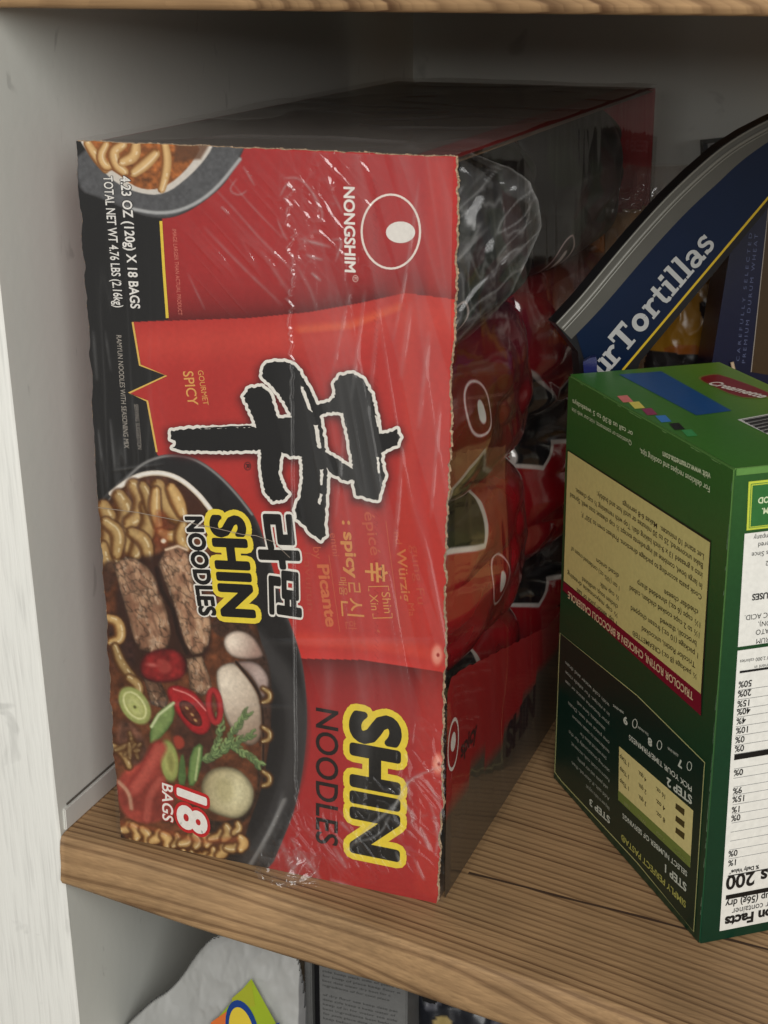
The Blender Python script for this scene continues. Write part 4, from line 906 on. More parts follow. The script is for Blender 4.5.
h3 = .4004 + .0010 * (fbm(AX3 * 8, AY3 * 5, 2, 61) - .3) * np.clip(AY3 / .02, 0, 1) + .0012 * ridge(AX3, AY3, 14, 63, 2) ** 4 * np.clip(AY3 / .03, 0, 1)
o = link('wrap_top', film_mesh('wrap_top', np.stack([AX3, AY3, h3], -1).reshape(-1, 3), gridq(230, 130), .15 + .05 * ridge(AX3, AY3, 20, 63, 2) ** 4), M_FILMS); put(o, NB)
# loose gathered flap standing off the upper right corner
FL = [(455, 158), (470, 163), (500, 174), (520, 187), (528, 205), (527, 235), (516, 268), (500, 300), (480, 322), (456, 346)]
FFl = Face((0.2, 0.008, 0), (0, -1, 0)); pl = np.array([FFl.w(a, b)[[0, 2]] for a, b in FL])
zr = np.linspace(pl[-1, 1], pl[0, 1], 110); xr = np.interp(zr, pl[::-1, 1], pl[::-1, 0]); S, ZR = np.meshgrid(np.linspace(0, 1, 70), zr)
XR = .2008 + (xr[:, None] - .2008) * S; 
rr_ = ridge(XR * 1.3 - ZR * .7, (ZR + XR) * .45, 45, 71, 2) ** 3
YR = .004 + .016 * S + .010 * S ** 3 + .0028 * (rr_ - .5) * np.clip(S * 4, 0, 1) - .004 * np.sin(ZR * 160 + S * 3) * S
hzf = .008 + .18 * ridge((XR - ZR * .8) * 3, (ZR + XR) * .5, 50, 73, 2) ** 8 + .13 * ridge((XR * .4 + ZR) * .6, XR * 3, 60, 75, 2) ** 10 + .05 * np.clip(rr_ - .3, 0, 1) + .16 * np.clip((S - .95) / .05, 0, 1) + .035 * (fbm(S * 3, ZR * 40, 2, 5) > .5)
o = link('wrap_flap', film_mesh('wrap_flap', np.stack([XR, YR, ZR], -1).reshape(-1, 3), gridq(110, 70), hzf), film_mat('clear_wrap_flap', .15, 1.0, .05, .5, (60, 60, 30))); put(o, NB)
# gathered wrap spilling onto the shelf at the foot of the front
S, Q = np.meshgrid(np.linspace(0, 1, 90), np.linspace(0, 1, 60))
sx0, _ = L2(262, 875); sx1, _ = L2(322, 885)
XS = sx0 + (sx1 - sx0) * S + .004 * (fbm(Q * 5, S * 3, 2, 81) - .5); edge = .35 + .65 * np.sin(np.clip(S, 0, 1) * math.pi) ** .7 * (.7 + .6 * fbm(S * 7, S * 0, 2, 83))
YS = -.0016 - .017 * Q * edge; rc = ridge(S * 2 + Q, Q * .8, 3.0, 85, 2)
ZS = .0008 + .016 * np.clip(1 - Q * 1.7, 0, 1) ** 1.6 +    .0034 * np.clip(rc, 0, 1) ** 2 * np.clip(Q * 4, 0, 1)
ZS = np.maximum(ZS, .0006)
o = link('wrap_spill', film_mesh('wrap_spill', np.stack([XS, YS, ZS], -1).reshape(-1, 3), gridq(60, 90), .015 + .16 * np.clip(rc - .6, 0, 1)), film_mat('clear_wrap_spill', .12, 1.0, .06, 0.8, (90, 90, 90))); put(o, NB)

# ================================================================== GREEN PASTA CARTON, standing upside down
TH = 0.6709; GF = np.array([0.3372, 0.0110]); GL = 0.1905; GD_ = 0.0976; GH = 0.2605
dl = np.array([-math.sin(TH), math.cos(TH)]); dr = np.array([math.cos(TH), math.sin(TH)])
GB = empty('green_carton', (GF[0], GF[1], 0)); tag(GB, 'green pasta carton standing upside down with cream recipe panel and nutrition table', 'carton')
cs = [GF, GF + dr * GD_, GF + dr * GD_ + dl * GL, GF + dl * GL]
bm = bmesh.new(); vs = [bm.verts.new((*c, z)) for z in (0.0002, GH - .0004) for c in cs]
for f in ((0, 3, 2, 1), (4, 5, 6, 7), (0, 1, 5, 4), (1, 2, 6, 5), (2, 3, 7, 6), (3, 0, 4, 7)): bm.faces.new([vs[i] for i in f])
for v_ in bm.verts: v_.co += Vector(((cs[0] + cs[2])[0] / 2 - v_.co.x, (cs[0] + cs[2])[1] / 2 - v_.co.y, 0)) * .004
bmesh.ops.bevel(bm, geom=bm.edges[:], offset=.0009, segments=2, affect='EDGES')
me = bpy.data.meshes.new('body'); bm.to_mesh(me); bm.free()
a = me.color_attributes.new('Col', 'FLOAT_COLOR', 'POINT'); vz = np.array([v_.co.z for v_ in me.vertices])
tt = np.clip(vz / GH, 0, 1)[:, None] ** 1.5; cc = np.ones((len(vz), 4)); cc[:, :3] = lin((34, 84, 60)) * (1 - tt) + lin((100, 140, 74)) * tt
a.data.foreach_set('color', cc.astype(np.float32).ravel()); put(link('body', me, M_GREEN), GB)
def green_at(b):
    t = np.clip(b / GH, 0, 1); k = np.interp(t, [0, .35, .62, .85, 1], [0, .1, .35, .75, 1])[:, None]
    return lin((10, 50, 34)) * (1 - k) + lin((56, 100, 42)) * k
P3 = lambda g, z=0: (g[0], g[1], z)
FG = Face(P3(GF), (-dr[0], -dr[1], 0)); GS = Print(FG, 0.0002, 0.00008)      # long side; local a runs toward the corner (right)
aa = np.linspace(-GL + .0006, -.0006, 30); bb = np.linspace(.0008, GH - .001, 60); A, B = np.meshgrid(aa, bb)
# sanity of direction
if FG.loc(560, 600)[0] > 0: A = -A
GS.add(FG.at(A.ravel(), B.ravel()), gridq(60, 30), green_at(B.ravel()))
TAN = (204, 194, 124); WT = (236, 234, 226); MAR = (120, 22, 40)
g2 = lambda a, b: (550 + .2839 * a, 360 + .2839 * b); g3 = lambda a, b: (550 + .3369 * a, 600 + .3369 * b)
gs = lambda a, b: (560 + .2734 * a, 440 + .2734 * b); gt = lambda a, b: (550 + .2931 * a, 640 + .2931 * b)
g4 = lambda a, b: (690 + .2344 * a, 460 + .2344 * b); g5 = lambda a, b: (690 + .2344 * a, 700 + .2344 * b)
tanq = [g2(65, 320), g2(566, 643), gs(517, 928), g2(50, 777)]
GS.poly([(tanq[0][0] - .6, tanq[0][1] - 1.6), (tanq[1][0] + 1, tanq[1][1] - 1.8), gs(519, 1010), gs(350, 860), gs(150, 672), gs(12, 552)], (24, 34, 24), 0.6)
GS.poly([gs(15, 518), gs(518, 925), gs(517, 1008), gs(350, 858), gs(200, 722), gs(90, 622), gs(12, 548)], MAR, 1.2)
GS.poly(tanq, TAN, 2)
TX = (58, 56, 34)
def T(s, a, b, col=TX, bold=0.012, hs=1.0, h=None, m=gs, layer=3, top=None): GS.text(s, m(*a), m(*b), col, layer, bold=bold, hs=hs, h=h, top=top)
T('TRICOLOR ROTINI, CHICKEN & BROCCOLI CASSEROLE', (490, 925), (32, 553), (214, 190, 150), .02, h=.0042)
hh = .0030
T('Let stand 10 minutes.  Makes 6-8 servings', (529, 418), (232, 222), h=hh); T('Bake uncovered, 25 to 30 minutes or until hot and bubbly.', (526, 452), (138, 188), h=hh)
T('into a greased 13 x 9-inch baking dish. Top with remaining ½ cup cheese.', (524, 487), (60, 175), h=hh); T('In large bowl, combine all ingredients except ½ cup cheese; toss well. Spread', (523, 527), (40, 192), h=hh)
T('Cook pasta according to package directions. Preheat oven to 350° F.', (521, 567), (80, 262), h=hh)
T('cheddar cheese', (508, 622), (384, 546), h=hh); T('1½ cups (6 oz.) shredded sharp', (516, 668), (286, 512), h=hh); T('1½ to 2 cups cooked chicken, cubed', (513, 705), (258, 532), h=hh)
T('broccoli, thawed', (502, 736), (370, 650), h=hh); T('1 package (10 oz.) frozen chopped', (508, 780), (262, 606), h=hh); T('Tricolor Rotini, uncooked', (497, 814), (302, 680), h=hh); T('½ package (8 oz.) CREAMETTE®', (502, 858), (268, 695), h=hh)
for s_, a_, b_ in (('diced onion', (218, 490), (136, 432)), ('1 can (10¾ oz.) condensed cream of', (220, 535), (44, 388)), ('½ cup milk', (218, 572), (150, 520)), ('chicken soup, undiluted', (214, 604), (84, 500)), ('½ cup mayonnaise dressing', (213, 636), (30, 478)), ('1 tsp. lemon juice or salt', (210, 664), (64, 540))): T(s_, a_, b_, h=hh * .92)
# upper lines on green
CG = (206, 216, 176)
T('visit www.creamette.com', (568, 400), (400, 322), CG, .02, m=g2, h=.0031); T('For delicious recipes and cooking tips,', (566, 445), (320, 312), CG, .01, m=g2, h=.0031)
T('or call us 8:30 to 5 weekdays', (294, 253), (82, 138), CG, .01, m=g2, h=.0028); T('Questions or comments, visit our web site', (290, 286), (80, 167), CG, .0, m=g2, h=.0026)
# dark instruction panel
bp_ = [gt(36, -24), gt(300, 190), gt(512, 400), gt(530, 418), gt(528, 440), gt(492, 995), gt(300, 760), gt(40, 480), gt(18, 450), gt(20, 400)]
GS.poly(bp_, (10, 40, 30), 1); GS.line(bp_, .9, (176, 178, 120), 2, closed=True)
tb = [gt(238, 362), gt(491, 582), gt(480, 777), gt(235, 545)]
GS.poly(tb, (222, 210, 142), 2); GS.poly([gt(235, 512), gt(482, 738), gt(480, 777), gt(235, 545)], (112, 130, 60), 3)
WG = (206, 212, 196)
T('SIMPLY PERFECT PASTA®', (466, 893), (246, 660), (176, 176, 92), .02, m=gt, h=.0040)
T('STEP 1', (467, 832), (396, 765), WG, .03, m=gt, h=.0046); T('SELECT NUMBER OF SERVINGS', (470, 790), (250, 590), WG, .015, m=gt, h=.0030)
T('STEP 2', (486, 533), (402, 468), WG, .03, m=gt, h=.0046); T('PICK YOUR TIME/FIRMNESS', (486, 500), (272, 322), WG, .015, m=gt, h=.0030)
for cx_, cy_, n_, wd_ in ((478, 430, '7', 'al dente'), (376, 358, '8', 'firm'), (292, 285, '9', 'tender')):
    px_, py_ = gt(cx_, cy_); GS.ring(px_, py_, 2.3, 4.4, .7, WG, 3, 20); T(n_, (cx_ - 26, cy_ - 18), (cx_ - 38, cy_ - 27), WG, .04, m=gt, h=.0042); T(wd_ + ' minutes', (cx_ - 38, cy_ - 40), (cx_ - 74, cy_ - 66), WG, 0, m=gt, h=.0019)
for i in range(3):
    for j, (s1, w1) in enumerate((('4', 22), ('8 oz.', 30), ('3 qts.', 26), ('1 Tbsp', 30))):
        x_ = 446 - [0, 66, 128, 190][j]; y_ = (652, 612, 570)[i] - [0, 58, 114, 168][j]
        if j == 0:
            q = np.array([gt(x_ - 14, y_ - 22 + 8), gt(x_ + 16, y_ + 8), gt(x_ + 14, y_ + 30), gt(x_ - 16, y_ + 4)]); GS.poly(q.tolist(), (70, 62, 30), 3)
        else: T((s1, s1.replace('8', '4').replace('3', '2'), s1.replace('8', '16').replace('3', '4'))[i], (x_ + w1 / 2, y_ + 16), (x_ - w1 / 2, y_ - 12), (72, 66, 36), .02, m=gt, h=.0026)
for s_, a_, b_ in (('Servings', (470, 748), (425, 706)), ('Pasta', (392, 676), (365, 650)), ('Water', (330, 620), (300, 592)), ('Salt', (275, 568), (255, 550))): T(s_, a_, b_, (200, 200, 150), .0, m=gt, h=.0022)
T('STEP 3', (206, 604), (138, 540), WG, .03, m=gt, h=.0042)
lines3 = ['Bring water to a boil in a large pot.', 'Add salt, if desired, then', 'add pasta and stir gently.', 'Return to a boil; cook, uncovered,', 'stirring occasionally for the', 'time selected above. For', 'tenderness to taste remove', 'one piece and test. Drain', 'immediately. Serve with', 'your favourite sauce or use', 'in a recipe. For salads rinse', 'with cold water and drain']
for i, s_ in enumerate(lines3):
    y_ = 570 - i * 32; st_ = [0, 0, 10, 0, 0, 20, 0, 0, 30, 0, 0, 0][i]; e_ = [80, 128, 110, 130, 138, 100, 126, 140, 110, 150, 150, 150][i]
    T(s_, (205 - st_ * .5, y_ - st_ * .5), (205 - e_, y_ - e_ * .98), (170, 176, 162), .0, m=gt, h=.0023)
for k in range(26):
    b0 = RNG.uniform(.004, GH - .01); l_ = RNG.uniform(.001, .009); w0 = RNG.uniform(.00015, .0006)
    GS.add(FG.at(np.array([-w0 - .0005, -.0004, -.0004, -w0 * .3 - .0005]), np.array([b0, b0, b0 + l_, b0 + l_]), GS.off(2 + k * .03)), [(0, 1, 2, 3)], lin((118, 150, 122)))
for k in range(14):
    a0 = -RNG.uniform(.004, GL - .004); l_ = RNG.uniform(.002, .008); t0 = GH - .0012
    GS.add(FG.at(np.array([a0 - l_, a0, a0 - .3 * l_, a0 - l_ * .8]), np.array([t0, t0, t0 - .0004, t0 - .0005]), GS.off(2 + k * .03)), [(0, 1, 2, 3)], lin((120, 160, 96)))
GS.build('side_print', [M_GREEN], GB)
# ---- narrow face with the nutrition table
FNu = Face(P3(GF), (dl[0] * -1, dl[1] * -1, 0)); GN = Print(FNu, 0.0002, 0.00008)
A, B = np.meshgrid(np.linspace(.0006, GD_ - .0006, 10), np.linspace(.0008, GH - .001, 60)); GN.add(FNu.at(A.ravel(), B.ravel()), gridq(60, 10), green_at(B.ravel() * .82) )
RGT = GD_ - .008
def slab_(p_top, p_bot, col, layer, right=RGT):
    a0, b0 = FNu.loc(*p_top); a1, b1 = FNu.loc(*p_bot)
    GN.add(FNu.at(np.array([a1, right, right, a0]), np.array([b1, b1, b0, b0]), GN.off(layer)), [(0, 1, 2, 3)], lin(col))
slab_(g4(232, 314), g4(203, 797), (232, 230, 222), 1); slab_(g4(202, 813), g5(125, 985), (232, 230, 222), 1)
for o1, o2, c_ in ((0, 0, (196, 206, 72)), (9, 9, (60, 120, 58)), (12, 12, (196, 206, 72)), (16, 16, (52, 108, 54))):
    slab_(g4(249 + o1, 92 + o2), g4(240 + o1, 300 - o2), c_, 1 + o1 * .1, RGT - o1 * .0001)
def bar(pt, thick_px, col=(24, 24, 24), layer=2, left_to=RGT):
    a0, b0 = FNu.loc(*pt); t_ = thick_px * .00054; GN.add(FNu.at(np.array([a0, left_to, left_to, a0]), np.array([b0 - t_, b0 - t_, b0, b0]), GN.off(layer)), [(0, 1, 2, 3)], lin(col))
def NT(s_, pt, cap_px, bold=.0, col=(28, 28, 28), hs=.92, layer=3):
    GN.textm(s_, FNu.loc(*pt), cap_px * .00056, col, layer, (-1, 0), bold, 'r', hs=hs)
def NL(s_, pt, cap_px, a_right=RGT - .003, bold=.0): GN.textm(s_, (a_right, FNu.loc(*pt)[1]), cap_px * .00056, (28, 28, 28), 3, (-1, 0), bold, 'l', hs=.9)
NT('FOOD', g4(290, 160), 5.2, .02, (220, 230, 190)); NT('THE PASTA FARM.', g4(305, 205), 5.2, .02, (220, 230, 190))
for s_, p_, c_, b_ in (('a trusted pasta company', g4(270, 322), 4.4, 0), ('Remembered', g4(290, 352), 4.4, 0), ('by families Since', g4(262, 394), 4.4, 0), ('1912', g4(322, 430), 4.4, 0),
                       ('CONTAINS WHEAT. SOME USES', g4(264, 572), 5.6, .03), ('FERROUS SULFATE, FOLIC ACID.', g4(232, 662), 4.8, 0), ('NIACIN, IRON (IRON),', g4(290, 690), 4.6, 0), ('SPINACH, TOMATO', g4(280, 724), 4.8, 0), ('SEMOLINA, DURUM', g4(282, 762), 4.8, 0),
                       ('in a diet of 2,000 calories', g4(212, 852), 3.4, 0), ('a nutrient in', g4(274, 876), 3.4, 0)):
    NT(s_, p_, c_, b_)
bar(g4(211, 899), 2.4)
for k_, (s_, y_) in enumerate((('50%', 945), ('20%', 985))): NT(s_, g4(206 - k_ * 3, y_), 6.0, .02); bar(g4(206 - k_ * 2, y_ + 36), .5, (110, 110, 110))
for s_, x_, y_ in (('15%', 201, 4), ('40%', 199, 38), ('4%', 197, 78), ('10%', 195, 118), ('0%', 192, 158), ('0%', 190, 196)): NT(s_, g5(x_, y_), 6.0, .02); bar(g5(x_ - 4, y_ + 34), .5, (110, 110, 110))
bar(g5(188, 232), 5.8)
for s_, x_, y_ in (('0%', 186, 298), ('9%', 182, 376), ('15%', 180, 412), ('1%', 177, 456), ('0%', 175, 492), ('0%', 163, 644), ('1%', 162, 684)): NT(s_, g5(x_, y_), 6.0, .02)
for x_, y_ in ((186, 292), (184, 332), (184, 370), (181, 405), (180, 445), (178, 485), (176, 523), (172, 562), (169, 600), (166, 638), (163, 676)): bar(g5(x_, y_), .5, (120, 120, 120))
for s_, y_ in (('Vitamin A', 4), ('Calcium', 38), ('Iron', 78), ('Thiamin', 118), ('Riboflavin', 158), ('Niacin', 196), ('Added Sugars', 298), ('Protein 7g', 338), ('Total Sugars 2g', 376), ('Dietary Fiber 2g', 412), ('Total Carbohydrate 41g', 456), ('Sodium 0mg', 492), ('Trans Fat 0g', 568), ('Saturated Fat 0g', 644), ('Total Fat 1g', 684)): NL(s_, g5(180, y_), 5)
NT('% Daily Value*', g5(165, 726), 3.9, .03); bar(g5(160, 748), 1.2); NT('Calories 200', g5(154, 752), 14, .03, hs=.98); bar(g5(152, 832), 5)
NT('Serving size 1 cup (56g) dry', g5(150, 856), 7.4, .02, hs=.86); NT('7 servings per container', g5(178, 889), 6.8, 0, hs=.86); NT('Nutrition Facts', g5(148, 926), 10.2, .045, hs=1.0)
GN.build('end_print', [M_GREEN], GB)
# ---- top flap with colour patches, blue band, label
FTp = Face(P3(GF, GH), (0, 0, 1), up=(0, 1, 0)); GT = Print(FTp, 0.0001, 0.0001)
def gp(s_, t_): q = GF + dl * GL * s_ + dr * GD_ * t_; return q - np.array([FTp.P[0], FTp.P[1]])
V_ = []; cl_ = []
for i in range(21):
    for j in range(15):
        s1, t1 = i / 20 * .992 + .004, j / 14 * .988 + .006; q = gp(s1, t1); V_.append(FTp.at(q[0], q[1])); k = np.clip((t1 - .35) * 1.4, 0, 1); cl_.append(lin((62, 118, 42)) * (1 - k) + lin((112, 144, 42)) * k)
GT.add(np.array(V_), gridq(21, 15)[:, ::-1], np.array(cl_))
GT.poly([g2(243, 52), g2(392, 41), g2(640, 180), g2(516, 196)], (16, 78, 138), 1)
for (x_, y_), c_ in (((265, 139), (232, 128, 120)), ((306, 161), (232, 214, 96)), ((350, 184), (150, 48, 90)), ((399, 209), (60, 128, 200)), ((447, 236), (20, 20, 24)), ((491, 259), (60, 150, 84))):
    GT.poly([g2(x_ - 29, y_ - 11), g2(x_ + 7, y_ - 14), g2(x_ + 29, y_ + 9), g2(x_ - 7, y_ + 12)], c_, 1)
lg = smooth([g2(515, 62), g2(560, 50), g2(600, 50), g2(770, 112), g2(790, 130), g2(740, 138), g2(660, 134), g2(540, 80)], 1)
GT.poly(lg, (130, 130, 60), 1); cxl = np.mean(lg, 0); GT.poly([tuple(cxl + (np.array(q) - cxl) * .93) for q in lg], (132, 26, 30), 2)
GT.text('Creamette', g2(552, 86), g2(742, 136), (240, 232, 220), 3, bold=.03, h=.0085)
GT.poly([g2(660, 211), g2(800, 185), g2(860, 250), g2(768, 264)], (226, 224, 218), 1)
for i in range(16):
    t_ = i / 15; GT.line([g2(676 + 84 * t_, 213 + 46 * t_), g2(790 + 50 * t_, 192 + 46 * t_)], .5 + .5 * ((i * 7) % 3), (40, 40, 40), 2)
GT.build('top_print', [M_GREEN], GB)
# folded closing flap edge on the narrow face
fm = box_mesh('flap', 0, 0, 0, GD_ - .002, .0007, .0035, .0002); a = fm.color_attributes.new('Col', 'FLOAT_COLOR', 'POINT'); a.data.foreach_set('color', np.tile([*lin((96, 140, 70)), 1], len(fm.vertices)).astype(np.float32).ravel())
fo = link('flap', fm, M_GREEN); fo.location = (GF[0] + dr[0] * .001 - dl[0] * .0008, GF[1] + dr[1] * .001 - dl[1] * .0008, GH - .0036); fo.rotation_euler = (0, 0, TH); put(fo, GB)

# ================================================================== THINGS BEHIND THE GREEN CARTON
def extrude_outline(name, face, pts, thick, col, mat, parent=None, puff=0.0):
    """front outline on a face given real thickness"""
    pts = np.array(pts, float); Fr = face.w(pts[:, 0], pts[:, 1]); Bk = Fr - face.n * thick; n = len(pts)
    l = [Vector((p @ face.ex, p @ face.ey, 0)) for p in Fr]; tr = [tuple(t) for t in tessellate_polygon([l])]
    Fc = tr + [tuple(i + n for i in t[::-1]) for t in tr] + [(i, (i + 1) % n, n + (i + 1) % n, n + i) for i in range(n)]
    c = np.empty((2 * n, 3)); c[:] = lin(col); o = link(name, mesh_from(name, np.concatenate([Fr, Bk]), Fc, c), mat)
    if parent: put(o, parent)
    return o
gw = lambda a, b: (550 + .2839 * a, 110 + .2839 * b)
TF = Face((.205, .178, 0), (dl[0] * -1, dl[1] * -1, 0))
TB = empty('tortilla_bag', tuple(TF.w(650, 290))); tag(TB, 'blue tortilla bag with white seal strip leaning behind the green carton', 'bag')
top_arc = [(555, 323), (580, 296), (607, 263), (635, 230), (664, 198), (692, 171), (720, 147), (745, 131), (770, 118), (830, 92)]
line_y = [(850, 118), (768, 197), (622, 370)]
body_ = top_arc + [(870, 130), (850, 130), (768, 208), (640, 362), (628, 400), (612, 560), (596, 560), (586, 440), (578, 352)]
extrude_outline('bag_body', TF, body_, .010, (30, 29, 30), M_PLASTIC, TB)
PTt = Print(TF, .0004, .00012)
_arc = smooth(top_arc, 2, False); _dw = np.interp([p[0] for p in _arc], [555, 600, 700, 770], [22, 24, 25, 19])
strip_in = [(x + d * .72, y + d * .72) for (x, y), d in zip(_arc, _dw)][2:]
PTt.poly(strip_in + [(850, 122), (768, 197), (622, 370), (610, 378), (588, 372)], (7, 24, 50), 1)
PTt.line(line_y, 2.2, (196, 164, 44), 3)
bp2 = PTt.build('label_print', [M_PLASTIC], TB)
# zip seal strip: rounded translucent band with two beads
def tube(name, pts3, r, mat, parent=None, seg=8, col=(200, 200, 200), flat=1.0, nrm=None):
    V = []; Fc = []
    for i, p in enumerate(pts3):
        d = Vector(pts3[min(i + 1, len(pts3) - 1)] - pts3[max(i - 1, 0)]).normalized(); n_ = Vector(nrm if nrm is not None else (0, 0, 1)); s_ = d.cross(n_).normalized(); n2 = s_.cross(d)
        for k in range(seg):
            t = 2 * math.pi * k / seg; V.append(np.array(p) + np.array(s_) * math.cos(t) * r + np.array(n2) * math.sin(t) * r * flat)
        if i:
            for k in range(seg): a, b = (i - 1) * seg, i * seg; Fc.append((a + k, a + (k + 1) % seg, b + (k + 1) % seg, b + k))
    Fc.append(tuple(range(seg))[::-1]); Fc.append(tuple(range(len(V) - seg, len(V))))
    o = link(name, mesh_from(name, np.array(V), Fc, np.tile(lin(col), (len(V), 1)), True), mat)
    if parent: put(o, parent)
    return o
arc_s = smooth(top_arc, 2, False); M_SEAL = print_mat('seal_strip_plastic', .35, .5, 0, (60, .2))
off_ = lambda d: [TF.w(x + d * .72, y + d * .72, .001) for x, y in arc_s]
def band(name, d0, d1, col, off):
    V = []; Fc = []
    for i, (x, y) in enumerate(arc_s):
        V += [TF.w(x + d0 * .72, y + d0 * .72, off), TF.w(x + _dw[i] * .72, y + _dw[i] * .72, off)]
        if i: k = 2 * i; Fc.append((k - 2, k, k + 1, k - 1))
    o = link(name, mesh_from(name, np.array(V), Fc, np.tile(lin(col), (len(V), 1))), M_SEAL); put(o, TB); return o
band('seal_strip', 0, 21, (84, 82, 76), .0008)
for d_, r_ in ((1.0, .0007), (8, .0011), (11, .0006)): tube('seal_bead', off_(d_), r_, M_SEAL, TB, 8, (112, 110, 102), 1.0, TF.n)
# slab-serif lettering "ur Tortillas"
LETT = Print(TF, .0009, .0001)
base0 = TF.loc(613, 366.5); base1 = TF.loc(714, 246.5); capv = np.linalg.norm(TF.loc(612, 326) - TF.loc(628.5, 343.5)); dd = (base1 - base0) / np.linalg.norm(base1 - base0); uu = np.array([-dd[1], dd[0]])
def gl_stroke(ox, pts, w, sx):
    pts = np.array(pts, float); q = base0 + np.outer((pts[:, 0] + ox) * sx, dd) + np.outer(pts[:, 1] * capv, uu); hw = w * capv / 2; V = []; Fc = []
    for i in range(len(q)):
        t = q[min(i + 1, len(q) - 1)] - q[max(i - 1, 0)]; t /= np.linalg.norm(t); nn = np.array([-t[1], t[0]]) * hw; V += [q[i] + nn, q[i] - nn]
        if i: k = 2 * i; Fc.append((k - 2, k, k + 1, k - 1))
    V = np.array(V); LETT.add(TF.at(V[:, 0], V[:, 1], LETT.off(1 + 3 * random.random())), Fc, lin((172, 172, 170)))
def arc(cx, cy, rx, ry, a0, a1, n=14): return [(cx + rx * math.cos(math.radians(a0 + (a1 - a0) * i / n)), cy + ry * math.sin(math.radians(a0 + (a1 - a0) * i / n))) for i in range(n + 1)]
S_ = .2; H_s = .11; xh = .70
GLY = {
 'T': (.86, [([(.03, .91), (.79, .91)], .18), ([(.08, .98), (.08, .66)], .10), ([(.74, .98), (.74, .66)], .10), ([(.41, .9), (.41, .02)], .21), ([(.2, .055), (.62, .055)], .11)]),
 'o': (.68, [(arc(.32, .35, .22, .27, 0, 360, 24), .19)]),
 'r': (.56, [([(.18, .66), (.18, .03)], .18), ([(.03, .055), (.38, .055)], .11), ([(.03, .645), (.2, .645)], .11), (arc(.38, .42, .18, .2, 160, 40, 8), .16)]),
 't': (.46, [([(.2, .92), (.2, .2), (.24, .09), (.34, .06), (.42, .1)], .17), ([(.02, .64), (.42, .64)], .11)]),
 'i': (.40, [([(.2, .68), (.2, .03)], .18), ([(.02, .055), (.38, .055)], .11), ([(.03, .645), (.22, .645)], .11), ([(.2, .80), (.2, .99)], .2)]),
 'l': (.40, [([(.2, 1.0), (.2, .03)], .18), ([(.02, .055), (.38, .055)], .11), ([(.03, .955), (.22, .955)], .11)]),
 'a': (.64, [([(.44, .5), (.44, .16), (.5, .06), (.6, .06)], .17), (arc(.26, .46, .19, .18, 165, 10, 10), .13), (arc(.26, .2, .18, .15, 0, 360, 20), .15)]),
 's': (.54, [(arc(.25, .51, .16, .14, 20, 260, 12) + arc(.25, .21, .17, .15, 80, -160, 12), .14), ([(.42, .68), (.42, .5)], .08), ([(.07, .2), (.07, .02)], .08)]),
 'u': (.68, [([(.16, .66), (.16, .2), (.22, .09), (.34, .07), (.46, .14)], .17), ([(.5, .66), (.5, .03)], .17), ([(.02, .645), (.18, .645)], .1), ([(.36, .645), (.5, .645)], .1), ([(.5, .055), (.64, .055)], .1)]),
}
word = 'rTortillas'; tot = sum(GLY[c][0] for c in word); sxx = np.linalg.norm(base1 - base0) / (tot - .12)
x_ = 0
for c in word:
    for pts, w in GLY[c][1]: gl_stroke(x_, pts, w, sxx)
    x_ += GLY[c][0]
for pts, w in GLY['u'][1]: gl_stroke(-.60, pts, w, sxx * .95)
LETT.build('lettering', [M_PLASTIC], TB)

# navy pasta carton at the right edge
NF = Face((.300, .303, 0), (.35, -.94, 0)); NFo = NF
NBX = empty('navy_carton', (.33, .32, 0)); tag(NBX, 'navy blue carton with spaced vertical lettering and amber window at right edge', 'carton')
z0_ = lambda px, py: NF.loc(px, py)
a_l0, b_l0 = NF.loc(712, 363); a_l1, b_l1 = NF.loc(730.5, 248)
sl = (a_l1 - a_l0) / (b_l1 - b_l0); aL = lambda b: a_l0 + sl * (b - b_l0); hT = .358
c8 = []
for off in (0, -.045):
    for (a_, b_) in ((aL(.0), .0005), (aL(0) + .11, .0005), (aL(hT) + .11, hT), (aL(hT), hT)): c8.append(NF.at(a_, b_, off))
c8 = np.array(c8); Fc = [(0, 1, 2, 3), (4, 7, 6, 5), (0, 4, 5, 1), (1, 5, 6, 2), (2, 6, 7, 3), (3, 7, 4, 0)]
o = link('body', mesh_from('body', c8, Fc, np.tile(lin((8, 11, 42)), (8, 1))), M_GREEN); put(o, NBX)
PN = Print(NF, .0002, .0001)
PN.poly([(751, 372), (755.5, 330), (766, 230), (775, 150), (840, 150), (830, 385)], (62, 44, 20), 1); PN.line([(751, 372), (755.5, 330), (766, 230), (772, 170)], .8, (150, 140, 130), 2)
PN.text('CAREFULLY SELECTED', (739, 361), (752, 233), (84, 90, 120), 2, h=.0019, spacing=1.7); PN.text('PREMIUM DURUM WHEAT', (745, 363), (758, 234), (84, 90, 120), 2, h=.0021, spacing=1.5)
PN.build('front_print', [M_GREEN], NBX)
# pale short stick between the green and navy cartons
o = tube('pale_stick', [NF.w(731, 361, .003), NF.w(733, 370, .0035), NF.w(737, 381, .004), NF.w(741, 384, .0045), NF.w(744, 410, .004)], .0012, plain('pale_stick', (190, 165, 135), .6)); tag(o, 'pale short stick standing between green carton and navy carton', 'stick')
